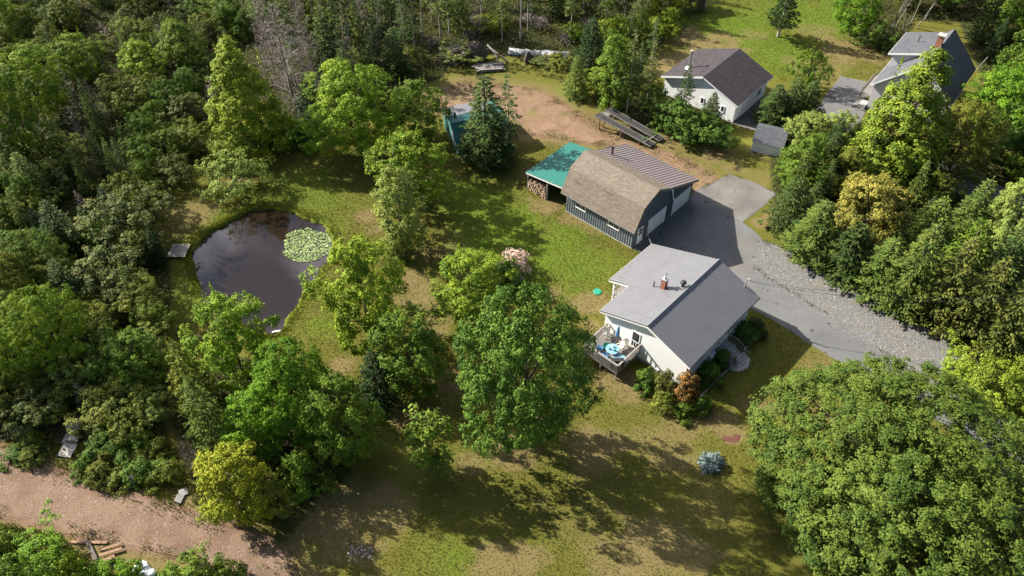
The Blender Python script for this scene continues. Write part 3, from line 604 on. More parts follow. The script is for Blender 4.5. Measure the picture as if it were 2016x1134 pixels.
for f0, f1, ya, yb in ((.30, .36, 7.2, 8.3), (.52, .58, 3.3, 4.6)):
    A = Vector((Pe[0], 0, Pe[1])); B = Vector((Pb[0], 0, Pb[1])); nn_ = Vector((-(B.z - A.z), 0, B.x - A.x)).normalized() * .012
    a_, b_ = A.lerp(B, f0 + .3) + nn_, A.lerp(B, f1 + .3) + nn_
    w = MB(); w.slab([(a_.x, yb, a_.z), (a_.x, ya, a_.z), (b_.x, ya, b_.z), (b_.x, yb, b_.z)], .008); w.build('shingle_patch', M['shingle_old'], groof)
w = MB(); q0 = (Pq[0] - .06, Pq[1] + .015); ls = [R_(Pl, y0), R_(Pl, y1), R_(q0, y1), R_(q0, y0)]; w.slab(ls, .08); ribs(w, *ls, spacing=.42, w=.08, h=.04); lroof = w.build('lean_to_roof', M['roof_purple'], gar)
w = MB()
for a, b in ((Pe, Pb), (Pb, Pp), (Pp, Pq), (Pq, Pl)):
    A, B = R_(a, y0 + .012), R_(b, y0 + .012); w.slab([(A[0], A[1], A[2] - .1), (B[0], B[1], B[2] - .1), (B[0], B[1], B[2] - .26), (A[0], A[1], A[2] - .26)], .03)
w.box(Pe[0] - .02, Pe[0] + .03, y0, y1, Pe[1] - .2, Pe[1] - .06); w.build('fascia', M['grey_wood'], gar)
w = MB(); w.tube([(6.2, -.16, 4.45), (6.25, -.16, 4.2), (7.05, -.16, 2.1), (7.1, -.16, 2.0)], .075, 8); w.tube([(7.1, -.12, 2.0), (7.1, -.12, .05)], .06, 8); w.build('downspout', M['white'], gar)
def garage_door(x0, x1, h):
    w = MB(); n = 4
    for i in range(n): w.box(x0 + .1, x1 - .1, -.05, -.004, .02 + (h - .12) * i / n, .02 + (h - .12) * (i + 1) / n - .02)
    d_ = w.build('garage_door', M['white'], gar)
    w = MB(); w.box(x0, x0 + .1, -.11, -.003, 0, h); w.box(x1 - .1, x1, -.11, -.003, 0, h); w.box(x0, x1, -.11, -.003, h + .002, h + .1); w.build('frame', M['white'], d_)
garage_door(2.68, 5.8, 2.15); garage_door(7.32, 10.5, 2.1)
w = MB(); w.box(.8, 1.75, -.06, -.003, .02, 2.1); d_ = w.build('side_door', M['white'], gar)
w = MB(); w.box(.95, 1.6, -.075, -.061, 1.62, 1.95); w.box(.95, 1.6, -.075, -.061, 1.2, 1.5); w.build('pane', M['glass'], d_); w = MB(); w.blob((1.66, -.1, 1.02), (.04, .04, .04), 1, 6); w.build('handle', M['steel'], d_)
window(gar, (0, 6.9, 1.75), 1.4, .72, 'y', -1); wn = window(gar, (0, 2.5, 1.75), 1.45, .72, 'y', -1)
w = MB(); w.tube([(-.03, 2.15, 1.58), (-.018, 2.15, 1.58)], .17, 12); w.build('window_ornament', M['red_mulch'], wn)
w = MB(); w.tube([(6.35, 7.9, 4.5), (6.35, 7.9, 5.55)], .13, 10); fl_ = w.build('flue', M['flue'], lroof); w = MB(); w.tube([(6.35, 7.9, 5.55), (6.35, 7.9, 5.78)], .19, 10); w.build('flue_cap', M['flue'], lroof)
w = MB(); w.box(-.04, 11.02, -.04, GL + .03, -.5, .1); w.build('foundation', M['concrete'], gar)
# carport with firewood behind it
w = MB(); zc = lambda y: 3.15 - (y - 9.0) * .13
cs = [(7.5, 14.7, zc(14.7)), (-.1, 14.7, zc(14.7)), (-.1, 9.2, zc(9.2)), (7.5, 9.2, zc(9.2))]
w.slab(cs, .06); e0 = [(cs[0]), (cs[1]), (cs[2]), (cs[3])]
ribs(w, *cs, spacing=.36, w=.1, h=.05); w.build('carport_roof', M['roof_green'], gar)
w = MB(); w.slab([(-.1, 9.2, zc(9.2) - .065), (-.1, 14.7, zc(14.7) - .065), (-.1, 14.7, zc(14.7) - .27), (-.1, 9.2, zc(9.2) - .27)], .04); w.box(-.1, 7.5, 14.66, 14.72, zc(14.7) - .22, zc(14.7) - .066); w.build('carport_fascia', M['white'], gar)
for x, y in ((.05, 14.5), (.05, 11.7), (7.3, 14.5), (7.3, 11.7)):
    w = MB(); w.box(x - .06, x + .06, y - .06, y + .06, -.1, zc(y) - .07); w.build('carport_post', M['grey_wood'], gar)
w = MB()
for i in range(22): w.box(-.02 + i * .34, .3 + i * .34, 14.56, 14.6, .05, zc(14.6) - .3)
w.build('carport_wall', M['dark_wood'], gar)
fw = thing('firewood_stack', 'tall stack of split firewood ends showing under the green carport roof', 'firewood', (GXo, GYo, 0), GT)
rg = random.Random(4); w = MB(); w2 = MB()
for row in range(11):
    for j in range(17):
        y = 11.85 + j * .155 + rg.uniform(-.03, .03); z = .1 + row * .15 + rg.uniform(-.02, .02); r = rg.uniform(.062, .088); x = rg.uniform(-.12, .1)
        if row > 8 and rg.random() < .35: continue
        w.tube([(x, y, z), (x + .5, y, z)], r, 6); a = rg.uniform(0, 1)
        w2.tube([(x - .012, y, z), (x - .002, y, z)], r * .96, 6)
w.build('bark_logs', M['bark_log'], fw)['kind'] = 'stuff'; w2.build('cut_ends', M['log_end'], fw)['kind'] = 'stuff'
# cable from the garage door to the house
def cable(name, label, a, b, sag, r=.02, mat='black', n=14):
    w = MB(); a = Vector(a); b = Vector(b); P = [a.lerp(b, i / n) - Vector((0, 0, sag * 4 * (i / n) * (1 - i / n))) for i in range(n + 1)]
    w.tube(P, r, 5); return tag(w.build(name, M[mat]), label, 'cable')
def loc(o, x, y, z): p = Matrix.Rotation(o.rotation_euler.z, 3, 'Z') @ Vector((x, y, 0)); return (o.location.x + p.x, o.location.y + p.y, z)
cable('overhead_cable', 'thin pale cable strung from garage side door to bungalow roof corner', loc(gar, 1.85, -.1, 2.3), loc(house, UB - .1, WX - .1, rf(WX) - .1), .15, .022, 'steel')
e_ = at(2060, 585, 8.5); m0 = loc(house, 5.52, -3.55, 5.2)
cable('power_line', 'upper black power line running from house mast towards the trees', m0, (e_[0], e_[1], 8.5), .9, .014)
cable('power_line', 'lower black power line running from house mast towards the trees', (m0[0], m0[1], 5.05), (e_[0] + .3, e_[1], 8.1), 1.1, .014)

# ---------------- neighbour's white garage
NX, NY, NT = 23.54, 85.17, .86
ng = thing('neighbour_garage', 'white outbuilding with charcoal shingle gable roof and tall stovepipe', 'outbuilding', (NX, NY, 0), NT)
nL, nw, nb, nz_, ns = 9.0, 5.24, 5.79, 4.75, .37
nf = lambda v: nz_ - ns * abs(v)
w = MB(); w.prism([(-nw + .4, -.4), (-nw + .4, nf(nw - .4) - .13), (0, nz_ - .13), (nb - .4, nf(nb - .4) - .13), (nb - .4, -.4)], .4, nL - .4); w.build('wall', M['siding_white'], ng)
w = MB(); w.slab([(0, -nw, nf(nw)), (nL, -nw, nf(nw)), (nL, 0, nz_), (0, 0, nz_)], .1); w.slab([(nL, nb, nf(nb)), (0, nb, nf(nb)), (0, 0, nz_), (nL, 0, nz_)], .1); nroof = w.build('roof', M['shingle_dark'], ng)
w = MB()
for u0, th_ in ((.0, .03), (nL, -.03)):
    for v in (-nw, nb): w.slab([(u0, 0, nz_ - .02), (u0, v, nf(v) - .02), (u0, v, nf(v) - .26), (u0, 0, nz_ - .26)], -.03 if u0 == 0 else .03)
w.box(0, nL, -nw - .03, -nw + .02, nf(nw) - .24, nf(nw) - .05); w.box(0, nL, nb - .02, nb + .03, nf(nb) - .24, nf(nb) - .05); w.build('fascia', M['white'], ng)
w = MB(); w.tube([(2.7, 3.5, nf(3.5) - .1), (2.7, 3.5, nf(3.5) + 2.1)], .13, 10); sp_ = w.build('stovepipe', M['steel'], nroof)
w = MB(); w.tube([(2.7, 3.5, nf(3.5) + 2.1), (2.7, 3.5, nf(3.5) + 2.16), (2.7, 3.5, nf(3.5) + 2.4)], [.13, .22, .2], 10); w.build('pipe_cap', M['pale_bark'], nroof)
w = MB(); w.tube([(2.7, 3.5, nf(3.5) - .05), (2.7, 3.5, nf(3.5) + .25)], [.5, .2], 8); w.build('flashing', M['steel'], nroof)
w = MB(); w.bar((2.7, 3.5, nf(3.5) + 1.5), (3.6, 2.6, nf(2.6)), .03); w.build('pipe_stay', M['steel'], nroof)
window(ng, (.4, -.3, 1.3), .5, .9, 'y', -1, panes=1); window(ng, (.4, -3.2, 1.3), .5, .9, 'y', -1, panes=1)
window(ng, (6.6, -nw + .4, 1.5), .9, 1.1, 'x', -1)
w = MB()
for x in (2.2, 3.4): w.box(x, x + 1.15, -nw + .34, -nw + .397, .0, 2.1)
w.build('barn_door', M['white'], ng)

# ---------------- small grey roofed shed
sh = thing('garden_shed', 'tiny white shed with grey shingle roof half hidden by a round tree', 'shed', (29.2, 78.3, 0), -.41)
w = MB(); w.prism([(-1.9, -.2), (-1.9, 1.45), (0, 2.15), (1.9, 1.45), (1.9, -.2)], .15, 3.5); w.build('wall', M['siding_white'], sh)
w = MB(); w.slab([(0, -2.1, 1.45), (3.7, -2.1, 1.45), (3.7, 0, 2.25), (0, 0, 2.25)], .07); w.slab([(3.7, 2.1, 1.45), (0, 2.1, 1.45), (0, 0, 2.25), (3.7, 0, 2.25)], .07); w.build('roof', M['shingle_grey'], sh)
w = MB(); w.box(.11, .148, -.6, .5, .05, 1.5); w.build('door', M['white'], sh)

# ---------------- green workshop behind the spruce
gs = thing('green_workshop', 'dark teal workshop with green metal roof and silver rear lean-to behind the spruce', 'workshop', (-7.3, 77.6, 0), .33)
w = MB(); w.prism([(-2.3, -.5), (-2.3, 1.9), (-.4, 3.28), (4.0, 2.45), (4.0, -.5)], .2, 6.5); w.build('wall', M['teal'], gs)
w = MB(); s1 = [(-.05, -2.65, 1.78), (6.75, -2.65, 1.78), (6.75, -.4, 3.42), (-.05, -.4, 3.42)]; s2 = [(6.75, 1.35, 3.14), (-.05, 1.35, 3.14), (-.05, -.4, 3.42), (6.75, -.4, 3.42)]
for q in (s1, s2): w.slab(q, .06); ribs(w, *q, spacing=.32, w=.06, h=.04)
gr_ = w.build('roof', M['roof_dark_green'], gs)
w = MB(); s3 = [(5.6, 4.3, 2.55), (-.1, 4.3, 2.55), (-.1, 1.3, 3.19), (5.6, 1.3, 3.19)]; w.slab(s3, .05); ribs(w, *s3, spacing=.4); w.build('lean_to_roof', M['roof_silver'], gs)
w = MB(); w.tube([(.9, 1.0, 3.1), (.9, 1.0, 3.75)], .14, 8); w.build('vent_pipe', M['black'], gr_)
w = MB(); w.slab([(-.03, -.4, 3.38), (-.03, -2.65, 1.74), (-.03, -2.65, 1.58), (-.03, -.4, 3.2)], .04); w.slab([(6.78, -.4, 3.38), (6.78, -2.65, 1.74), (6.78, -2.65, 1.58), (6.78, -.4, 3.2)], -.04); w.build('fascia', M['batten'], gs)
window(gs, (.2, -.9, 1.6), 1.7, 1.1, 'y', -1, panes=3)

# ---------------- neighbour's house
nh = thing('neighbour_house', 'pale steep roofed house with grey shingles and shed dormer behind a lime tree', 'house', (48.74, 82.28, 0), .91)
hL, hw, hb, hz_, hel, her = 10.55, 4.2, 5.2, 8.2, 3.6, 4.1
w = MB(); w.prism([(-hw + .35, -.5), (-hw + .35, her), (0, hz_ - .25), (hb - .35, hel + .1), (hb - .35, -.5)], .35, hL - .35); w.build('wall', M['siding_grey'], nh)
w = MB(); w.slab([(0, -hw, her), (hL, -hw, her), (hL, 0, hz_), (0, 0, hz_)], .14); w.slab([(hL, hb, hel), (0, hb, hel), (0, 0, hz_), (hL, 0, hz_)], .14); hroof = w.build('roof', M['shingle_grey'], nh)
dz0 = lambda v: 7.6 - (v - .7) * .33
w = MB(); w.prism([(.9, 5.5), (.9, dz0(.9) - .13), (4.75, dz0(4.75) - .13), (4.75, 3.7)], 4.2, 10.0); w.build('dormer_wall', M['siding_grey'], nh)
w = MB(); w.slab([(10.4, 5.2, dz0(5.2)), (3.8, 5.2, dz0(5.2)), (3.8, .6, dz0(.6)), (10.4, .6, dz0(.6))], .12); w.build('dormer_roof', M['shingle_grey'], hroof)
w = MB(); w.slab([(-.01, 0, hz_ - .03), (-.01, hb, hel - .03), (-.01, hb, hel - .28), (-.01, 0, hz_ - .28)], -.03); w.slab([(-.01, 0, hz_ - .03), (-.01, -hw, her - .03), (-.01, -hw, her - .28), (-.01, 0, hz_ - .28)], .03)
w.box(-.01, hL, hb - .02, hb + .04, hel - .28, hel - .05); w.box(3.79, 10.4, 5.19, 5.24, dz0(5.2) - .26, dz0(5.2) - .03); w.slab([(3.79, .7, dz0(.7) - .03), (3.79, 5.2, dz0(5.2) - .03), (3.79, 5.2, dz0(5.2) - .26), (3.79, .7, dz0(.7) - .26)], -.03); w.build('fascia', M['white'], nh)
w = MB(); w.box(5.2, 5.9, .1, .8, 7.2, 9.3); w.build('chimney', M['brick'], hroof); w = MB(); w.box(5.1, 6.0, .0, .9, 9.3, 9.42); w.build('chimney_cap', M['concrete'], hroof)
w = MB(); w.tube([(7.3, 3.0, 6.7), (7.3, 3.0, 7.7)], .06, 6); w.build('vent_pipe', M['black'], hroof)
window(nh, (.35, 2.2, 1.8), 1.6, 1.5, 'y', -1); window(nh, (.35, -.2, 5.2), 1.2, 1.1, 'y', -1); window(nh, (3.2, hb - .35, 1.9), 1.6, 1.2, 'x', 1)
nd = thing('neighbour_deck', 'weathered plank deck with railing along the pale house', 'deck', (48.74, 82.28, 0), .91)
w = MB()
for i in range(22): w.box(2.0 + i * .24, 2.22 + i * .24, 4.9, 6.35, .82, .87)
w.build('deck_floor', M['grey_wood'], nd)
w = MB(); w.bar((2.0, 6.3, 1.7), (7.3, 6.3, 1.7), .1, .05)
for i in range(28): w.bar((2.0 + i * .194, 6.3, .7), (2.0 + i * .194, 6.3, 1.7), .05)
w.build('railing', M['dark_wood'], nd)
for x in (2.1, 4.6, 7.2): w = MB(); w.box(x - .06, x + .06, 6.2, 6.32, -.1, .81); w.build('post', M['grey_wood'], nd)
ns_ = thing('neighbour_steps', 'pale concrete steps at the near corner of the neighbour house', 'steps', (48.74, 82.28, 0), .91)
w = MB(); w.box(-.1, 1.2, 4.9, 5.8, -.1, .55); w.box(-.1, 1.2, 5.802, 6.1, -.1, .36); w.box(-.1, 1.2, 6.102, 6.4, -.1, .18); w.build('step', M['concrete'], ns_)
for (px, py, ty, lb) in ((1767, 98, 60, 'thin grey pole standing at the dormer side of the pale house'), (1908, 152, 128, 'leaning grey pole at the dark roofed corner of the pale house')):
    x, y, _ = at(px, py); t = thing('pole', lb, 'pole', (x, y, 0)); w = MB(); w.tube([(0, 0, -.1), (.0 if px < 1800 else 1.2, 0, 5.0 if px < 1800 else 3.0)], .045, 6); w.build('shaft', M['steel'], t)

# ================================================================== loose things on the ground
rp = thing('vehicle_ramp', 'weathered timber vehicle ramp with two plank tracks beside the dirt track', 'ramp', (0, 0, 0))
def V3(p, z): return Vector((p[0], p[1], z))
hiL, hiR, loL, loR = Vector((9.99, 81.14, 1.75)), Vector((12.09, 83.0, 1.75)), Vector((16.56, 76.85, .22)), Vector((18.46, 78.64, .22))
cr = (hiR - hiL)
for s0 in (0.0, .64):
    a = hiL + cr * s0; b = loL + (loR - loL) * s0; e = cr * .36; e2 = (loR - loL) * .36
    w = MB()
    for i in range(3):
        w.slab([a + e * (i / 3), b + e2 * (i / 3), b + e2 * ((i + .93) / 3), a + e * ((i + .93) / 3)], -.06)
    tr_ = w.build('track', M['ramp_plank'], rp)
    w = MB(); up = Vector((0, 0, .10)); w.bar(a + up, b + up, .07, .12); w.bar(a + e + up, b + e2 + up, .07, .12); w.build('kerb_rail', M['grey_wood'], tr_)
w = MB(); w.slab([hiL + cr * .02 + (loL - hiL) * .03, hiL + (loL - hiL) * .13 + cr * .02, hiR + (loR - hiR) * .13 - cr * .02, hiR + (loR - hiR) * .03 - cr * .02], -.05); w.bar(loL.lerp(hiL, .12) + Vector((0, 0, .08)), loR.lerp(hiR, .12) + Vector((0, 0, .08)), .1); w.build('crosspiece', M['grey_wood'], rp)
for f_ in (.1, .48, .8):
    for s0 in (.04, .33, .67, .96):
        p = hiL.lerp(loL, f_) + cr * s0; w = MB(); w.bar((p.x, p.y, -.15), (p.x, p.y, p.z - .06), .14); w.build('post', M['brown_wood'], rp)
for f_ in (.1, .48):
    w = MB(); w.bar(hiL.lerp(loL, f_) + cr * .0 + Vector((0, 0, -.16)), hiL.lerp(loL, f_) + cr + Vector((0, 0, -.16)), .12); w.build('crossbeam', M['brown_wood'], rp)

dk = thing('pond_dock', 'small grey plank platform at the left end of the pond', 'dock', (*at(354, 496)[:2], 0), 0)
w = MB()
for i in range(7): w.box(-.95 - .06 * (6 - i) / 6, .9 + .0 * i, -1.0 + i * .28, -1.0 + i * .28 + .255, .22, .27)
w.build('boards', M['grey_wood'], dk)
for x in (-.75, .7): w = MB(); w.box(x - .05, x + .05, -1.0, .94, .10, .218); w.build('joist', M['dark_wood'], dk)
for x, y in ((-.75, -.9), (.7, -.9), (-.75, .85), (.7, .85)): w = MB(); w.tube([(x, y, -1.2), (x, y, .1)], .07, 7); w.build('post', M['dark_wood'], dk)
t = thing('pond_float', 'white plastic float at the lower tip of the pond', 'float', at(546, 655, -.33)); w = MB(); w.tube([(-.5, 0, .05), (-.3, 0, .09), (.3, .12, .09), (.5, .2, .05)], [.04, .12, .12, .04], 8); w.build('float', M['tarp'], t)
t = thing('round_lid', 'bright green round lid lying on the back lawn of the bungalow', 'lid', at(1176, 575)); w = MB(); w.tube([(0, 0, 0), (0, 0, .07), (0, 0, .10), (0, 0, .11)], [.40, .42, .36, .08], 18); w.build('lid', M['teal_plastic'], t)
t = thing('mulch_bed', 'reddish mulch patch on the lawn above the blue spruce', 'mulch bed', at(1442, 863)); w = MB(); w.blob((0, 0, -.03), (.85, .6, .06), 31, 22, .2); w.build('mulch', M['red_mulch'], t)
def pallet(name, label, loc_, rz, tilt, n=7, L=1.2, W=1.0):
    t = thing(name, label, 'pallet', loc_, rz); t.rotation_euler = (tilt, 0, rz)
    w = MB()
    for i in range(n): w.box(-L / 2 + i * L / n, -L / 2 + i * L / n + L / n * .62, -W / 2, W / 2, .11, .135)
    w.build('slats', M['grey_wood'], t)
    for y in (-W / 2 + .05, 0, W / 2 - .05): w = MB(); w.box(-L / 2, L / 2, y - .04, y + .04, .0, .108); w.build('runner', M['grey_wood'], t)
pallet('pallet', 'grey slatted pallet leaning in the dark brush above the white board', (*at(150, 845)[:2], .5), .5, .5)
pallet('pallet', 'grey slatted pallet lying just above the white board', (*at(142, 868)[:2], .12), -.12, .12, 8, 1.3, .9)
t = thing('white_board', 'whitish square board lying in grass below the pallets by the dirt road', 'board', (*at(134, 889)[:2], .1), -.1); w = MB(); w.slab([(-.62, -.55, .06), (.55, -.6, .06), (.66, .55, .2), (-.5, .6, .2)], .05); w.build('board', M['concrete'], t)
t = thing('boulder', 'upright pinkish boulder at the far edge of the dirt road', 'boulder', at(266, 950)); w = MB(); w.blob((0, 0, .42), (.33, .3, .62), 3, 12, .16); w.build('rock', M['stone'], t, True)
for i, (px, py, lb) in enumerate(((362, 972, 'pale flat slab leaning at the left foot of the yellow tree'), (355, 984, 'smaller pale slab lying below the leaning one by the yellow tree'))):
    t = thing('concrete_slab', lb, 'slab', (*at(px, py)[:2], .1), .4 + i); w = MB(); w.slab([(-.35, -.25, .05), (.35, -.22, .05), (.32, .28, .22), (-.3, .3, .2)], .09); w.build('slab', M['concrete'], t)
for i, (a, b, wd, lb) in enumerate((((140, 1068), (212, 1069), .22, 'long pale plank lying level across the scrap heap by the road'), ((172, 1066), (190, 1104), .3, 'dark wide plank pointing down from the long pale plank'), ((196, 1086), (240, 1072), .16, 'upper short pale plank below the long one at the roadside'), ((198, 1096), (242, 1082), .22, 'lower short pale plank below the long one at the roadside'), ((205, 1108), (228, 1098), .3, 'broken stubby board lowest in the roadside heap'))):
    A = Vector(at(*a)); B = Vector(at(*b)); m = (A + B) / 2; t = thing('plank', lb, 'plank', m, 0, 'scrap planks by the dirt road'); w = MB(); w.bar(A - m + Vector((0, 0, .08 + .05 * i)), B - m + Vector((0, 0, .10 + .04 * i)), wd, .07); w.build('board', M['brown_wood' if i != 1 else 'dark_wood'], t)
t = thing('tarp_bundle', 'crumpled white tarp bundle half hidden in bushes at the bottom edge', 'tarp', at(284, 1122)); w = MB(); w.blob((0, 0, .12), (.75, .55, .26), 8, 20, .5); w.blob((.35, -.5, .1), (.5, .4, .2), 9, 16, .5); w.build('tarp', M['tarp'], t, True)
# far clearing: wrapped logs, planks, upturned root plate, lumber
t = thing('wrapped_pile', 'long white tarp covered pile at the edge of the far woods', 'pile', at(1062, 106), -.12)
w = MB(); rg = random.Random(2); Np = 14
V_ = []
for i in range(Np + 1):
    x = -4.3 + 8.6 * i / Np; hh = .42 + rg.uniform(-.10, .10); ww = .62 + rg.uniform(-.15, .2)
    V_ += [(x, -ww, 0), (x, -ww * .8 + rg.uniform(-.08, .08), hh * .7), (x, rg.uniform(-.1, .1), hh), (x, ww * .8, hh * .7), (x, ww, 0)]
w.add(V_, [(i * 5 + j, i * 5 + j + 1, (i + 1) * 5 + j + 1, (i + 1) * 5 + j) for i in range(Np) for j in range(4)] + [(4, 3, 2, 1, 0), tuple(Np * 5 + j for j in range(5))]); w.build('cover', M['old_tarp'], t, True)
t = thing('plank_stack', 'low stack of grey boards in the far clearing in front of the root plate', 'planks', at(960, 135), .12)
w = MB(); rg = random.Random(3)
for i in range(14):
    y = -1.0 + (i % 5) * .42 + rg.uniform(-.05, .05); z = .1 + (i // 5) * .12; x0 = rg.uniform(-2.2, -1.2); w.box(x0, x0 + rg.uniform(2.8, 4), y, y + .34, z, z + .08)
w.build('boards', M['grey_wood'], t)
t = thing('root_plate', 'upturned dark root plate of a fallen tree in the far clearing', 'tree stump', at(938, 118), 0)
w = MB(); w.blob((0, 0, 1.0), (1.7, .7, 1.5), 11, 16, .3); w.build('root_mass', M['bark'], t, True)
w = MB(); w.tube([(.2, .3, 1.0), (2.0, 1.5, .9), (4.4, -1.2, .5)], [.22, .18, .1], 7)
for i in range(9): a = i * .7; w.tube([(0, -.3, 1), (1.6 * math.cos(a), -.7, 1 + 1.5 * math.sin(a))], [.1, .03], 5)
w.build('trunk', M['dead_wood'], t)
t = thing('brush_heap', 'pale heap of cut brush left of the root plate', 'brush heap', at(895, 120))
BRUSH_HEAP = t
t = thing('fallen_pole', 'bare bleached pole leaning down onto the board stack in the clearing', 'pole', at(968, 120)); w = MB(); w.tube([(-.6, 1.2, 1.8), (.3, .2, 1.3), (1.2, -1.6, .25)], [.13, .11, .08], 7); w.build('shaft', M['pale_bark'], t)
for i, (px, py, lb) in enumerate(((1040, 122, 'dark stump nearest the left end of white pile'), (1092, 118, 'mossy round boulder below the white tarp pile'))):
    t = thing('stump' if i == 0 else 'boulder', lb, 'stump' if i == 0 else 'boulder', at(px, py)); w = MB(); w.blob((0, 0, .5), (.6 + .4 * i, .6, .9 - .2 * i), 20 + i, 12, .25); w.build('mass', M['bark' if i == 0 else 'stone'], t, True)
t = thing('log_rack', 'dark covered log rack on the far lawn at the top edge', 'log rack', at(1362, 17), .3)
rg = random.Random(6); w = MB()
for row in range(9):
    for j in range(10): w.tube([(-1.5 + j * .31 + rg.uniform(-.04, .04), -.8, .2 + row * .26), (-1.5 + j * .31, .8, .2 + row * .26)], rg.uniform(.11, .14), 6)
w.build('logs', M['bark_log'], t)
for x in (-1.75, 1.7): w = MB(); w.box(x - .07, x + .07, -.7, .7, -.1, 2.75); w.build('post', M['grey_wood'], t)
w = MB(); w.slab([(-2.1, -1.2, 2.75), (2.1, -1.2, 2.75), (2.1, 1.2, 3.05), (-2.1, 1.2, 3.05)], .08); w.build('cover', M['black'], t)
t = thing('stone_heap', 'loose grey and pink stones in grass at the bottom of the lawn', 'stones', at(708, 1090)); w = MB(); rg = random.Random(8)
for i in range(60): a = rg.uniform(0, 6.3); r = rg.random() ** .5; w.blob((r * 1.0 * math.cos(a), r * .8 * math.sin(a), .02), (rg.uniform(.04, .11),) * 2 + (.06,), i, 6, .2)
w.build('stones', M['stone'], t)['kind'] = 'stuff'

# ================================================================== trees and plants
def leaves(name, C, Nn, L, W, lv, mat, seed):
    """many small folded leaves: centres, normals, length, width"""
    rg = np.random.default_rng(seed); n = len(C)
    Nn = Nn / (np.linalg.norm(Nn, axis=1, keepdims=True) + 1e-9)
    r = rg.normal(size=(n, 3)); A = np.cross(Nn, r); A /= (np.linalg.norm(A, axis=1, keepdims=True) + 1e-9); B = np.cross(Nn, A)
    L = np.asarray(L).reshape(-1, 1) * np.ones((n, 1)); W = np.asarray(W).reshape(-1, 1) * np.ones((n, 1))
    V = np.empty((n, 4, 3)); V[:, 0] = C - A * L / 2; V[:, 1] = C + B * W / 2 + Nn * L * .10 + A * L * .1; V[:, 2] = C + A * L / 2; V[:, 3] = C - B * W / 2 + Nn * L * .10 + A * L * .1
    Fc = np.arange(n * 4).reshape(n, 4)
    return np_mesh(name, V.reshape(-1, 3), Fc, mat, {'lv': ('FLOAT', np.repeat(np.clip(lv, 0, 1), 4))})
def blades(name, C, D, L, W, lv, mat, seed):
    """needle sprays / twigs: centre base C, direction D"""
    rg = np.random.default_rng(seed); n = len(C)
    D = D / (np.linalg.norm(D, axis=1, keepdims=True) + 1e-9); r = rg.normal(size=(n, 3)) * .6 + np.array([0, 0, 1.0]); S = np.cross(D, r); S /= (np.linalg.norm(S, axis=1, keepdims=True) + 1e-9)
    L = np.asarray(L).reshape(-1, 1) * np.ones((n, 1)); W = np.asarray(W).reshape(-1, 1) * np.ones((n, 1))
    V = np.empty((n, 4, 3)); V[:, 0] = C; V[:, 1] = C + D * L * .45 + S * W / 2; V[:, 2] = C + D * L; V[:, 3] = C + D * L * .45 - S * W / 2
    return np_mesh(name, V.reshape(-1, 3), np.arange(n * 4).reshape(n, 4), mat, {'lv': ('FLOAT', np.repeat(np.clip(lv, 0, 1), 4))})
PROF = {'round': lambda t: np.sin(np.pi * (t * .86 + .10)) ** .55, 'egg': lambda t: np.sin(np.pi * (t * .9 + .08) ** .8) ** .7,
        'cone': lambda t: (1 - t) ** .75 * .95 * np.minimum(1, t * 7 + .45) + .04, 'dome': lambda t: np.sqrt(np.clip(1 - t ** 2.2, 0.01, 1)),
        'tall': lambda t: np.sin(np.pi * (t * .85 + .12)) ** .45, 'vase': lambda t: np.sin(np.pi * (t * .75 + .08) ** 1.25) ** .8}
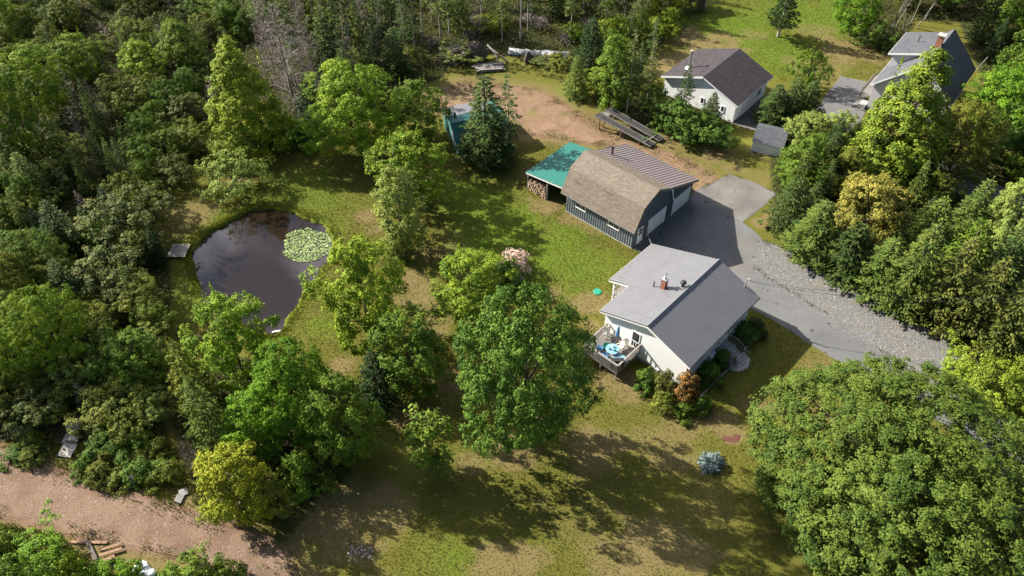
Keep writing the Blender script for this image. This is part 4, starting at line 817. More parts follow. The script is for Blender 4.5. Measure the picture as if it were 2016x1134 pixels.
def dec_crown(seed, R, z0, z1, prof, ncl, per, cr, leaf, lob=.17, inner=.16, shoots=10, flat=.6, dep=.56):
    rg = np.random.default_rng(seed); f = PROF[prof]
    t = rg.random(ncl * 4); t = t[rg.random(ncl * 4) < np.clip(f(t), .15, 1)][:ncl]; ncl = len(t)
    a = rg.random(ncl) * 2 * np.pi; p = rg.random(4) * 6.28
    rad = R * f(t) * (1 + lob * np.sin(2 * a + p[0] + 3 * t) + .8 * lob * np.sin(3 * a + p[1] - 6 * t) + .6 * lob * np.sin(6 * a + p[2] + 9 * t) + .5 * lob * np.sin(11 * t + p[3]))
    u = rg.random(ncl); sh = np.where(rg.random(ncl) < inner, .15 + .5 * u, dep + (1.05 - dep) * u ** .6)
    rho = rad * sh
    z = z0 + (z1 - z0) * (t + rg.normal(0, .02, ncl))
    C = np.stack([rho * np.cos(a), rho * np.sin(a), z], 1)
    Nc = np.stack([np.cos(a) * .8, np.sin(a) * .8, (t - .3) * 1.6 + .25], 1); Nc /= np.linalg.norm(Nc, axis=1, keepdims=True)
    nb_ = max(12, ncl // 11); bi = rg.integers(0, ncl, nb_); near = np.argmin(((C[:, None, :] - C[bi][None]) ** 2).sum(2), 1); C += (C[bi][near] - C) * .30
    csz = cr * (.6 + .85 * rg.random(ncl) ** 1.5); clv = rg.normal(0, .14, ncl) + rg.normal(0, .13, nb_)[near]
    m = np.repeat(np.arange(ncl), per); n = len(m)
    d = rg.normal(size=(n, 3)) + Nc[m] * .55 + np.array([0, 0, .45]); d /= np.linalg.norm(d, axis=1, keepdims=True)
    off = d * (csz[m] * (.45 + .6 * rg.random(n) ** .5))[:, None]; off[:, 2] *= flat
    P = C[m] + off; Nn = d * .75 + Nc[m] * .50 + np.array([0, 0, .22]) + rg.normal(0, .38, (n, 3))
    lv = .5 + clv[m] + rg.normal(0, .2, n)
    if shoots:                                       # leading shoots that break the outline at the top
        k = per; th = rg.random(shoots) * 6.28; rr = R * .6 * rg.random(shoots) ** .5; zt = z0 + (z1 - z0) * (.80 + .1 * rg.random(shoots)) - rr * .25
        ms = np.repeat(np.arange(shoots), k); q = rg.random(len(ms)); hgt = (z1 - z0) * (.13 + .12 * rg.random(shoots))
        sp = (1 - q * .85) * cr * .5
        Ps = np.stack([rr[ms] * np.cos(th[ms]) + rg.normal(0, .5, len(ms)) * sp, rr[ms] * np.sin(th[ms]) + rg.normal(0, .5, len(ms)) * sp, zt[ms] + q * hgt[ms]], 1)
        P = np.concatenate([P, Ps]); Nn = np.concatenate([Nn, rg.normal(0, 1, (len(ms), 3)) + np.array([0, 0, .5])]); lv = np.concatenate([lv, .62 + rg.normal(0, .2, len(ms))])
    sz = leaf * (.7 + .6 * rg.random(len(P)))
    return leaves('crown', P, Nn, sz, sz * .62, lv, M['leaf'], seed), C
def trunk_mesh(seed, r, h, C=None, limbs=7, name='trunk', mat='bark', lean=.03):
    rg = random.Random(seed); w = MB(); pts = [(0, 0, -.25), (0, 0, 0)]; x = y = 0
    for i in range(1, 6): x += rg.uniform(-lean, lean) * h * .3; y += rg.uniform(-lean, lean) * h * .3; pts.append((x, y, h * i / 5))
    rad = [r * 1.35, r * 1.1] + [r * (1 - .16 * i) for i in range(1, 6)]
    w.tube(pts, rad, 8)
    if C is not None:
        for i in range(limbs):
            c = C[rg.randrange(len(C))]; z = max(h * .3, min(h * .9, c[2] * .55)); tt = z / h; b = (x * tt, y * tt, z)
            mid = (c[0] * .5, c[1] * .5, z + (c[2] - z) * .6); w.tube([b, mid, tuple(c)], [r * .45, r * .3, r * .1], 5)
    import bmesh
    o = w.build(name, M[mat], None, True); me = o.data; bpy.data.objects.remove(o); return me
def spruce(seed, R, h, dens=1.0, bare=.04, top=1.0, droop=.28, mat='needle', ragged=.25):
    rg = np.random.default_rng(seed); Cs, Ds, Ls, Ws, lvs = [], [], [], [], []; limbs = MB()
    z = h * bare
    while z < h * .985:
        tt = (z - h * bare) / (h * (1 - bare)); rr = R * ((1 - tt) ** .85 + .03) * min(1, .55 + tt * 4)
        nb = rg.integers(5, 8)
        a0 = rg.random() * 6.28
        for b in range(nb):
            if rg.random() > dens: continue
            a = a0 + b * 6.28 / nb + rg.normal(0, .15); L = rr * (1 - ragged + 2 * ragged * rg.random() * .8); 
            e = np.array([np.cos(a), np.sin(a), 0]); lat = np.array([-np.sin(a), np.cos(a), 0]); n = max(6, int(L * 24)); blv = rg.normal(0, .15)
            s = .08 + .92 * rg.random(n) ** .75; up = .10 * (1 - tt)
            P = e * (L * s)[:, None]; P[:, 2] = z - droop * L * s ** 1.3 + up * L * s ** 3 + rg.normal(0, .03, n) * R * .3
            side = rg.uniform(-1, 1, n); P += lat * (side * (1.05 - s) * L * .42)[:, None]
            D = e * .9 + lat * side[:, None] * .9 + np.array([0, 0, -.15]) + rg.normal(0, .25, (n, 3))
            Cs.append(P); Ds.append(D); Ls.append(.24 + .2 * rg.random(n) * (1 - .4 * tt)); Ws.append(np.full(n, .12)); lvs.append(.45 + blv + .25 * (s - .5) * 0 + rg.normal(0, .17, n))
        z += h * .026 * (1 + .5 * rg.random()) + .10
    n = 14; Cs.append(np.stack([rg.normal(0, .04, n), rg.normal(0, .04, n), h * (.93 + .07 * rg.random(n))], 1)); Ds.append(rg.normal(0, .5, (n, 3)) + np.array([0, 0, .8])); Ls.append(np.full(n, .28)); Ws.append(np.full(n, .10)); lvs.append(np.full(n, .6))
    return blades('crown', np.concatenate(Cs), np.concatenate(Ds), np.concatenate(Ls), np.concatenate(Ws), np.concatenate(lvs), M[mat], seed)
def twigs(seed, R, h, z0, n_br, n_tw, mat='dead_wood', spread=.5):
    """bare branches and fine twigs of a dead tree"""
    rg = np.random.default_rng(seed); C, D, L, W = [], [], [], []
    for i in range(n_br):
        t = rg.random(); z = z0 + (h - z0) * t; a = rg.random() * 6.28; ln = R * ((1 - t) ** .7 * .9 + .12) * (.6 + .5 * rg.random()); el = rg.normal(.12, .3)
        d = np.array([np.cos(a), np.sin(a), el]); C.append([0, 0, z]); D.append(d); L.append(ln); W.append(.055)
        for k in range(n_tw):
            s = .2 + .8 * rg.random(); dd = d + rg.normal(0, spread, 3); C.append(np.array([0, 0, z]) + d / np.linalg.norm(d) * ln * s); D.append(dd); L.append(ln * (.25 + .3 * rg.random()) * (1.2 - s * .6)); W.append(.03)
    return blades('branches', np.array(C), np.array(D), np.array(L), np.array(W), np.full(len(C), .5), M[mat], seed)
PRO = {}
def proto(kind, R, h, crown, trunk): PRO.setdefault(kind, []).append((R, h, crown, trunk))
for i in range(2):
    m, C = dec_crown(10 + i, 5.2, 1.6, 11, 'round', 1150, 40, .46, .19, shoots=14); proto('maple', 5.2, 11, m, trunk_mesh(i, .26, 8, C, 9))
m, C = dec_crown(20, 9.3, .9, 14, 'round', 4500, 42, .46, .19, lob=.07, shoots=60, dep=.70, inner=.2); proto('great', 9.6, 14, m, trunk_mesh(20, .5, 10, C, 14))
for i in range(4):
    m, C = dec_crown(30 + i, 3.0, .7, 7.5, 'round' if i % 2 else 'egg', 520, 40, .38, .165, shoots=11, lob=.22); proto('round', 3.0, 7.5, m, trunk_mesh(30 + i, .15, 5.5, C, 7))
for i in range(2):
    m, C = dec_crown(40 + i, 2.3, .5, 9, 'tall', 540, 38, .36, .16, shoots=12, lob=.16); proto('tall', 2.3, 9, m, trunk_mesh(40 + i, .15, 7.5, C, 8))
m, C = dec_crown(50, 3.6, .3, 11, 'cone', 1050, 38, .40, .17, lob=.08, shoots=3); proto('cone', 3.6, 11, m, trunk_mesh(50, .22, 9.5, C, 8))
for i in range(4):
    m, C = dec_crown(60 + i, 2.3, .15, 3.9, 'vase' if i % 2 else 'dome', 300, 34, .32, .14, shoots=12, lob=.38, flat=.7, inner=.25); proto('alder', 2.3, 3.9, m, trunk_mesh(60 + i, .07, 3, C, 9))
for i in range(2):
    m, C = dec_crown(70 + i, 3.0, .6, 3.1, 'dome', 330, 28, .36, .14, shoots=16, lob=.3, flat=.5); proto('spread', 3.0, 3.1, m, trunk_mesh(70 + i, .12, 1.9, C, 9, lean=.1))
for i in range(3):
    m, C = dec_crown(80 + i, 1.0, .0, 1.3, 'dome', 130, 30, .20, .10, shoots=5, lob=.22); proto('bush', 1.0, 1.3, m, trunk_mesh(80 + i, .03, .9, C, 6))
m, C = dec_crown(84, 1.2, .2, 4.2, 'vase', 60, 30, .42, .20, shoots=8, lob=.3); proto('sapling', 1.2, 4.2, m, trunk_mesh(84, .05, 3.4, C, 9))
for i in range(3): proto('spruce', 2.2, 8.5, spruce(90 + i, 2.2, 8.5, 1.0), trunk_mesh(90 + i, .16, 8.3, name='trunk', lean=.004))
for i in range(2): proto('fir', 2.6, 6.5, spruce(95 + i, 2.6, 6.5, 1.0, .02, ragged=.32, droop=.12), trunk_mesh(95 + i, .14, 6.3, lean=.004))
for i in range(3): proto('open_spruce', 1.5, 9.5, spruce(100 + i, 1.5, 9.5, .55, .3, ragged=.45), trunk_mesh(100 + i, .10, 9.4, mat='pale_bark', lean=.008))
proto('lone', 1.6, 8, spruce(104, 1.6, 8, .95, .2, ragged=.4), trunk_mesh(104, .13, 7.9, mat='pale_bark', lean=.01))
proto('blue_spruce', 1.0, 1.5, spruce(106, 1.0, 1.5, 1.0, .0, droop=.1), trunk_mesh(106, .05, 1.4, lean=.004))
proto('pole', 1.3, 12, spruce(108, 1.3, 12, .6, .58, ragged=.45), trunk_mesh(108, .11, 11.9, mat='pale_bark', lean=.01))
for i in range(2): proto('dead', 1.5, 9, twigs(110 + i, 1.5, 9, 1.2, 70, 7), trunk_mesh(110 + i, .10, 8.9, mat='dead_wood', lean=.02))
proto('grey_tree', 3.2, 12, twigs(114, 3.2, 12, 1.0, 190, 16, spread=.7), trunk_mesh(114, .16, 11.8, mat='dead_wood', lean=.02))
for i in range(2):
    m, C = dec_crown(120 + i, 1.6, 6.5, 11, 'egg', 70, 34, .6, .26, shoots=4, lob=.3); proto('birch', 1.6, 11, m, trunk_mesh(120 + i, .085, 10.2, C, 5, mat='birch_bark', lean=.03))
proto('brush', 1.4, 1.2, twigs(124, 1.6, 1.2, .0, 150, 5, mat='dead_wood', spread=.9), trunk_mesh(124, .05, .8, mat='dead_wood'))
m, C = dec_crown(126, 1.15, .2, 1.8, 'dome', 60, 32, .36, .16, shoots=0, lob=.14); proto('flower', 1.15, 1.8, m, trunk_mesh(126, .04, 1.2, C, 7))

TINT = dict(limeolive=(.145, .215, .024), great=(.082, .130, .022), lime=(.165, .258, .024), yellowlime=(.195, .255, .024), mid=(.098, .165, .020), bright=(.105, .210, .015), deep=(.088, .160, .026), olive=(.128, .158, .026), greygreen=(.112, .140, .040), dark=(.030, .058, .018), fir=(.062, .100, .027), firlit=(.112, .162, .034), bank=(.105, .130, .030), yellow=(.235, .270, .022), gold=(.20, .20, .042), orange=(.29, .165, .055), blue=(.17, .235, .24), pink=(.46, .385, .35), grey=(.30, .26, .22), pale=(.195, .260, .062), brown=(.24, .15, .06), straw=(.25, .21, .06))
CAT = dict(pole='conifer', lone='conifer', maple='tree', great='tree', round='tree', tall='tree', cone='tree', alder='shrub', spread='tree', bush='bush', sapling='tree', spruce='spruce', fir='conifer', open_spruce='spruce', blue_spruce='spruce', dead='dead tree', grey_tree='dead tree', birch='birch', brush='brush', flower='bush')
NAME = dict(pole='pine_tree', lone='spruce_tree', maple='maple_tree', great='maple_tree', round='leafy_tree', tall='leafy_tree', cone='linden_tree', alder='leafy_shrub', spread='spreading_tree', bush='bush', sapling='sapling', spruce='spruce_tree', fir='fir_tree', open_spruce='spruce_tree', blue_spruce='blue_spruce', dead='dead_tree', grey_tree='dead_tree', birch='birch_tree', brush='brush_heap', flower='flowering_bush')
placed = []
rgt = random.Random(77)
def plant(kind, x, y, R, h, tint, label, group=None, cat=None, lean=(0, 0), root=None, var=None):
    P = PRO[kind]; R0, h0, crown, trunk = P[(rgt.randrange(len(P)) if var is None else var) % len(P)]
    t = root or thing(NAME[kind], label, cat or CAT[kind], (x, y, gz(x, y)), rgt.uniform(0, 6.28), group)
    t.rotation_euler = (lean[0], lean[1], rgt.uniform(0, 6.28)); 
    s = R / R0; sz = h / h0
    for nm, me, bark in (('trunk', trunk, 1), ('crown' if kind not in ('dead', 'grey_tree', 'brush') else 'branches', crown, 0)):
        o = link(nm, me, t); o.scale = (s, s, sz)
        if not bark:
            c = TINT[tint]; j = rgt.uniform(.9, 1.1); o.color = (c[0] * j * rgt.uniform(.95, 1.05), c[1] * j, c[2] * j, 1)
    placed.append((x, y, R)); return t
def P_(kind, bx, by, ty, wpx, tint, label, group=None, cat=None, **kw):
    """a tree read off the photo: foot pixel, top pixel row and crown width in pixels"""
    by_, ym = by, (by + ty) / 2; bx = 1008 + (bx - 1008) * (2041 - by_) / (2041 - ym)
    x, y, _ = at(bx, by); h = 3.0; con = kind in ('spruce', 'fir', 'open_spruce', 'lone', 'dead', 'grey_tree', 'cone')
    for _ in range(60):
        d = pr(x, y, h * .55)[2]; R = wpx / 2 * d / F * ((1.2 if kind in ('spruce', 'fir') else 1.0) if con else .91)
        ys = [pr(x, y, h)[1]] if con else [pr(x, y + R * .92 * math.cos(q), h * .56 + h * .44 * math.sin(q))[1] for q in np.linspace(0, 1.57, 9)]
        h = min(max(h + (min(ys) - ty) * d / F * .5, .35 * R, .3), 30)
    lo = h if con else h / 1.05
    return plant(kind, x, y, R, lo, tint, label, group, cat, **kw)
T_ = [
 ('maple', 1036, 872, 560, 272, 'deep', 'large deep green maple with yellowish sprigs at the centre of the lawn'),
 ('great', 1850, 1010, 710, 640, 'great', 'huge broad crowned maple filling the bottom right corner'),
 ('round', 925, 632, 488, 160, 'lime', 'bright green young tree between the pink bush and big central maple'),
 ('round', 710, 672, 456, 178, 'lime', 'pale lime tree on the right bank of the pond'),
 ('round', 800, 755, 598, 165, 'mid', 'darker green tree just below the lime tree of the pond bank'),
 ('fir', 738, 790, 690, 92, 'dark', 'dark dense evergreen at the foot of the trees mid lawn', ),
 ('tall', 785, 492, 322, 108, 'pale', 'tall narrow pale green tree right of the lily patch'),
 ('round', 806, 405, 248, 150, 'lime', 'lime green tree directly behind the tall narrow tree'),
 ('maple', 695, 300, 112, 185, 'lime', 'large bright green maple on the edge of the woods left of the green workshop'),
 ('round', 815, 272, 146, 128, 'mid', 'mid green tree touching the left corner of the green workshop roof'),
 ('cone', 472, 288, 76, 180, 'yellowlime', 'broad cone shaped tree with lime sunlit side above the pond'),
 ('spread', 455, 372, 290, 150, 'pale', 'low spreading pale green tree on the lawn edge above the pond'),
 ('spruce', 955, 318, 146, 112, 'fir', 'dense dark spruce standing in front of the green workshop'),
 ('open_spruce', 1000, 308, 140, 62, 'fir', 'slender open spruce with tufted top right of the workshop spruce'),
 ('fir', 978, 322, 250, 80, 'fir', 'shorter dark evergreen at the foot of the workshop spruce'),
 ('sapling', 840, 925, 818, 98, 'mid', 'small upright sapling alone on the shaded lawn'),
 ('round', 450, 742, 570, 165, 'lime', 'bright lime tree at the lower edge of the pond behind a bare trunk'),
 ('dead', 432, 748, 575, 56, 'grey', 'bare grey spruce trunk in front of the lime tree by the pond'),
 ('fir', 365, 800, 668, 90, 'olive', 'thin olive evergreen with grey top left of the bare trunk'),
 ('maple', 568, 850, 668, 185, 'bright', 'tall bright green tree just below the narrow tip of the pond'),
 ('round', 662, 900, 728, 150, 'mid', 'shaded green tree at the lawn side of the pond side cluster'),
 ('round', 505, 885, 760, 130, 'bright', 'bright green tree between the yellow roadside tree and the tallest of the cluster'),
 ('fir', 398, 875, 745, 96, 'firlit', 'feathery light green conifer at the left end of the pond side cluster'),
 ('round', 448, 1005, 872, 158, 'yellow', 'yellow green tree leaning over the dirt road'),
 ('alder', 590, 965, 880, 95, 'mid', 'shadowed shrub right of the yellow green roadside tree'),
 ('alder', 530, 1010, 930, 80, 'olive', 'olive shrub at the right foot of the yellow green roadside tree'),
 ('alder', 60, 1120, 1042, 140, 'bright', 'bright green shrub in the bottom left corner beside the dirt road'),
 ('alder', 10, 1190, 1080, 160, 'mid', 'dark green shrub cut off by the bottom left corner'),
 ('alder', 375, 1175, 1078, 160, 'mid', 'leafy green shrub at the bottom edge on the near side of the dirt road'),
 ('bush', 440, 1155, 1098, 80, 'mid', 'low green bush right of the leafy shrub at the bottom edge'),
 ('bush', 325, 1160, 1112, 80, 'bright', 'low bright bush left of the leafy shrub at the bottom edge'),
 ('bush', 120, 1140, 1085, 80, 'lime', 'low lime bush between the corner shrub and scrap planks'),
 ('bush', 190, 1130, 1095, 70, 'bright', 'low bright bush beside the scrap planks by the road'),
 ('bush', 245, 1135, 1100, 60, 'bright', 'low bright bush between the scrap planks and white tarp bundle'),
 ('bush', 270, 935, 895, 70, 'deep', 'round dark green bush behind the upright boulder by the road'),
 ('brush', 372, 935, 865, 50, 'grey', 'dead brown brush standing left of the yellow green roadside tree'),
 ('bush', 335, 940, 900, 60, 'olive', 'olive bush between the boulder and dead brown brush'),
 ('blue_spruce', 1405, 913, 884, 56, 'blue', 'dwarf silvery blue spruce alone on the shaded front lawn'),
 ('bush', 1352, 788, 730, 62, 'orange', 'round orange bush at the near corner of the bungalow'),
 ('bush', 1312, 775, 722, 46, 'greygreen', 'light green bush against the white gable wall left of the orange bush'),
 ('bush', 1275, 760, 718, 58, 'deep', 'dark green bush against the gable wall beside the deck'),
 ('bush', 1308, 800, 762, 60, 'olive', 'olive bush in front of the light green one by the gable wall'),
 ('bush', 1352, 812, 780, 56, 'mid', 'low green bush directly below the orange bush'),
 ('bush', 1388, 806, 770, 44, 'deep', 'dark low bush right of the orange bush'),
 ('bush', 1400, 745, 708, 60, 'deep', 'dark round bush under the front eave nearest the orange bush'),
 ('bush', 1425, 715, 683, 46, 'deep', 'dark round bush under the front eave left of the steps'),
 ('bush', 1468, 665, 630, 62, 'deep', 'dark round bush under the front eave right of the steps'),
 ('bush', 1490, 652, 623, 50, 'dark', 'dark bush at the driveway end of the front flower bed'),
 ('bush', 785, 505, 470, 60, 'greygreen', 'grey green bush at the foot of the tall narrow tree'),
 ('bush', 1000, 560, 500, 74, 'deep', 'dark leafy bush carrying pale pink blossom on the back lawn', None, 'shrub'),
 ('round', 1592, 375, 258, 120, 'mid', 'dense round green tree right of the tiny white shed'),
 ('round', 1560, 368, 305, 66, 'mid', 'rounded green tree pressed against the tiny white shed roof'),
 ('spruce', 1527, 242, 166, 76, 'fir', 'dark spruce at the right end of the white outbuilding, left of three'),
 ('spruce', 1562, 240, 152, 66, 'fir', 'dark spruce between its two neighbours by the parking pad'),
 ('spruce', 1593, 238, 160, 74, 'fir', 'dark spruce overlapping the edge of the neighbour parking pad'),
 ('round', 1595, 300, 218, 95, 'pale', 'loose pale green tree below the three dark spruces'),
 ('round', 1655, 300, 212, 95, 'pale', 'loose pale green tree with twiggy top below the parking pad'),
 ('spruce', 1640, 345, 232, 62, 'dark', 'narrow dark spruce between the pale trees and gold tree'),
 ('spruce', 1708, 300, 212, 66, 'dark', 'pointed dark spruce at the corner of the pale house'),
 ('cone', 1793, 352, 104, 225, 'limeolive', 'tall yellow green tree hiding the pale house gable'),
 ('maple', 1990, 285, 125, 165, 'bright', 'vivid green tree at the right edge beyond the pale house'),
 ('maple', 1900, 345, 190, 160, 'olive', 'olive green tree between the yellow green and vivid trees'),
 ('round', 1760, 360, 262, 110, 'lime', 'lime green tree at the foot of the tall yellow green tree'),
 ('round', 1712, 482, 335, 165, 'gold', 'golden leaved tree among the conifers above the driveway'),
 ('round', 1668, 385, 285, 90, 'olive', 'olive tree just above the golden leaved tree'),
 ('fir', 1565, 446, 350, 100, 'fir', 'dark conifer at the left end of the driveway conifer bank'),
 ('spruce', 1610, 500, 395, 115, 'firlit', 'conifer overhanging the start of the gravel strip'),
 ('spruce', 1676, 535, 440, 120, 'fir', 'broad conifer below the golden leaved tree'),
 ('spruce', 1744, 570, 470, 118, 'firlit', 'broad conifer in the middle of the bank above the gravel'),
 ('spruce', 1808, 602, 440, 120, 'firlit', 'tall pointed conifer in the middle of the bank above the gravel'),
 ('spruce', 1876, 628, 470, 120, 'bank', 'tall olive conifer right of the tall pointed one above the gravel'),
 ('fir', 1938, 658, 510, 130, 'bank', 'wide olive conifer near the right end of the gravel bank'),
 ('fir', 2000, 690, 540, 120, 'bank', 'olive conifer cut by the right edge beside the gravel bank'),
 ('fir', 1835, 500, 390, 110, 'firlit', 'green conifer behind the bank just below the lane gap'),
 ('spruce', 1920, 480, 350, 90, 'firlit', 'pointed green conifer right of the lane gap'),
 ('maple', 2010, 520, 330, 120, 'pale', 'pale green tree cut by the right edge level with the lane gap'),
 ('fir', 1900, 575, 430, 110, 'mid', 'mid green conifer among the upper bank right of the gold tree'),
 ('fir', 1980, 590, 440, 110, 'fir', 'dark conifer at the right edge above the olive conifers'),
 ('alder', 1955, 790, 700, 150, 'limeolive', 'yellow green shrub behind the huge maple at the right edge'),
 ('alder', 2030, 780, 690, 120, 'limeolive', 'yellow green shrub cut off by the right edge near the gravel end'),
 ('alder', 1885, 735, 690, 70, 'lime', 'small lime shrub at the end of the gravel strip'),
 ('lone', 1548, 72, -55, 64, 'dark', 'lone dark evergreen with bare stem on the far lawn'),
 ('maple', 1690, 70, -35, 100, 'bright', 'bright spreading tree at the right edge of the far lawn'),
 ('alder', 1730, 92, 35, 70, 'deep', 'dark bush under the leaning pale trunks beyond the far lawn'),
 ('spread', 1598, 172, 92, 82, 'mid', 'small loose tree on the lawn behind the parking pad'),
 ('spruce', 1165, 138, 30, 72, 'dark', 'dark tall conifer right of the white tarp pile'),
 ('spruce', 1135, 190, 108, 52, 'firlit', 'young light green conifer at the bend of the dirt track'),
 ('tall', 1212, 215, 62, 95, 'mid', 'tall green tree behind the vehicle ramp'),
 ('round', 1175, 190, 130, 60, 'lime', 'light green small tree right of the young conifer'),
 ('open_spruce', 1243, 232, 50, 50, 'greygreen', 'thin grey stemmed tree rising behind the vehicle ramp'),
 ('open_spruce', 1282, 205, 75, 40, 'greygreen', 'thin sparse conifer left of the white outbuilding'),
 ('alder', 1330, 262, 185, 95, 'deep', 'dense dark shrub at the right end of the vehicle ramp'),
 ('alder', 1372, 280, 215, 100, 'deep', 'dense dark shrub below the white outbuilding wall'),
 ('alder', 1418, 290, 245, 70, 'deep', 'low dark shrub near the outbuilding corner'),
 ('alder', 1292, 222, 160, 66, 'mid', 'green shrub directly behind the ramp, left of the dark shrubs'),
 ('open_spruce', 1350, 225, 122, 42, 'fir', 'thin spruce with open top crossing the outbuilding roof'),
 ('spruce', 1402, 245, 182, 46, 'fir', 'small pointed spruce against the white outbuilding wall'),
 ('grey_tree', 560, 225, 5, 125, 'grey', 'large leafless grey tree at the edge of the woods above the pond'),
 ('grey_tree', 600, 195, -20, 80, 'grey', 'leafless grey tree just right of the largest grey one'),
 ('grey_tree', 520, 150, -30, 80, 'grey', 'leafless grey tree behind and left of the largest grey one'),
 ('open_spruce', 680, 115, -30, 40, 'gold', 'golden brown conifer in the woods at the top'),
 ('fir', 610, 250, 150, 80, 'dark', 'dark evergreen at the foot of the leafless grey trees'),
 ('spruce', 640, 160, 20, 80, 'fir', 'dark green conifer right of the leafless grey trees'),
 ('alder', 590, 285, 235, 90, 'bright', 'vivid green shrub between the cone tree and large maple'),
 ('spruce', 775, 150, 55, 66, 'fir', 'green conifer in the woods above the mid green workshop tree'),
 ('alder', 900, 118, 82, 80, 'pale', 'pale low shrub left of the upturned root plate'),
 ('alder', 1100, 130, 105, 60, 'olive', 'low olive shrub below the right end of the white pile'),
 ('alder', 1070, 128, 108, 50, 'greygreen', 'low grey green shrub below the middle of the white pile'),
 ('maple', 55, 235, 85, 150, 'lime', 'large lime tree rising out of the thicket near the left edge'),
 ('maple', 20, 330, 140, 110, 'mid', 'mid green tree cut by the left edge above the thicket'),
 ('dead', 140, 245, 118, 40, 'grey', 'bare white snag standing in the thicket right of the lime tree'),
 ('dead', 78, 305, 205, 40, 'grey', 'bare white snag near the left edge, lower of the pair'),
 ('spruce', 15, 370, 250, 80, 'firlit', 'light green conifer at the left edge of the thicket'),
 ('spruce', 55, 400, 300, 76, 'firlit', 'light green conifer in the thicket below the lower white snag'),
 ('spruce', 110, 490, 395, 80, 'fir', 'dark conifer in the thicket level with the pond dock'),
 ('spruce', 125, 600, 510, 74, 'fir', 'dark conifer in the thicket left of the mown strip'),
 ('maple', 90, 720, 560, 150, 'lime', 'lime tree standing out of the lower left thicket'),
 ('maple', 55, 560, 450, 130, 'mid', 'bright green tree in the thicket level with the pond'),
 ('maple', 10, 760, 640, 120, 'lime', 'lime tree cut by the left edge above the dirt road'),
 ('alder', 250, 470, 370, 150, 'greygreen', 'broad grey green shrub beside the pond dock'),
 ('alder', 220, 560, 470, 150, 'greygreen', 'broad grey green shrub left of the mown strip'),
 ('alder', 362, 240, 180, 95, 'greygreen', 'grey green shrub at the left foot of the cone tree'),
 ('alder', 378, 300, 236, 85, 'olive', 'olive shrub between the cone tree and the thicket'),
 ('alder', 330, 310, 245, 90, 'mid', 'mid green shrub at the thicket edge above the left lawn'),
 ('alder', 345, 365, 305, 70, 'greygreen', 'low grey green shrub at the thicket edge left of the spreading tree'),
 ('alder', 300, 650, 590, 60, 'pale', 'small pale shrub at the lower end of the mown strip'),
]
for r in T_: P_(*r, **({'var': 1} if r[1] in (712, 925, 450) and r[0] == 'round' else {}))
# blossom of the pink bush, a plant of its own in front of the dark foliage
P_('flower', 1012, 532, 488, 70, 'pink', 'pale pink flowering bush on the back lawn')
plant('brush', BRUSH_HEAP.location.x, BRUSH_HEAP.location.y, 3.0, 2.2, 'grey', None, root=BRUSH_HEAP); placed.pop()
# leaning pale birch stems beyond the far lawn
for i, (bx, by, ln, tint) in enumerate(((1740, 78, .20, 'mid'), (1752, 62, .16, 'mid'), (1765, 50, .22, 'mid'), (1778, 60, .26, 'bright'), (1792, 48, .18, 'mid'), (1805, 55, .24, 'bright'), (1820, 40, .2, 'mid'))):
    x, y, _ = at(bx, by); plant('birch', x, y, 1.5, 10.5, tint, 'tall pale stemmed birch leaning right among its row beyond the far lawn', 'leaning pale birches', lean=(0, ln))

# ---- the woods: every tree and shrub an object of its own
OPEN = [(at(140, 868)[:2], 2.6), (at(136, 905)[:2], 2.0), (at(266, 955)[:2], 1.0), (at(360, 985)[:2], 1.2)]
def fill(polypx, kinds, spacing, seed, region, group, hscale=1.0, limit=400, keep=lambda x, y: True):
    Q = poly(polypx); rg = random.Random(seed); lo = Q.min(0); hi = Q.max(0); n = 0; tries = 0
    while tries < 4000 and n < limit:
        tries += 1; x = rg.uniform(lo[0], hi[0]); y = rg.uniform(lo[1], hi[1])
        if sdf(np.array([[x, y]]), Q)[0] > -.2 or not keep(x, y): continue
        if any((x - c[0]) ** 2 + (y - c[1]) ** 2 < r * r for c, r in OPEN): continue
        kd = rg.choices([q[0] for q in kinds], [q[1] for q in kinds])[0]
        _, _, R, h, tints, adj = next(q for q in kinds if q[0] == kd)
        R = R * rg.uniform(.75, 1.25); h = h * rg.uniform(.75, 1.3) * hscale
        if any((x - a) ** 2 + (y - b) ** 2 < (spacing * (R + min(c, 3.0))) ** 2 for a, b, c in placed): continue
        ti = rg.choice(tints); cn = {'bank': 'dull green', 'olive': 'olive green', 'greygreen': 'grey green', 'mid': 'mid green', 'deep': 'deep green', 'dark': 'blackish green', 'fir': 'dark green', 'firlit': 'light green', 'lime': 'lime green', 'bright': 'bright green', 'grey': 'bare grey', 'yellow': 'yellowish', 'yellowlime': 'yellow green', 'pale': 'pale green', 'brown': 'brownish', 'straw': 'straw coloured', 'gold': 'golden'}[ti]
        plant(kd, x, y, R, h, ti, f'{cn} {adj} {region}', group, lean=(rg.uniform(-.05, .05), rg.uniform(-.05, .05))); n += 1
    return n
SH = ('alder', 6, 1.9, 3.6, ['olive', 'greygreen', 'mid', 'olive', 'deep', 'pale'], 'rounded shrub')
n1 = fill([(-260, -80), (520, -60), (505, 60), (440, 170), (425, 262), (385, 300), (320, 335), (-200, 330)], [SH, ('round', 2, 2.6, 6, ['olive', 'mid', 'lime'], 'leafy tree'), ('spruce', 1.2, 1.2, 6.5, ['fir', 'firlit'], 'narrow conifer'), ('open_spruce', .8, 1.0, 6.5, ['fir', 'olive'], 'thin open conifer'), ('dead', .9, 1.2, 5, ['grey'], 'snag')], .50, 1, 'crowded in the thicket above and left of the pond', 'thicket above and left of the pond', limit=140)
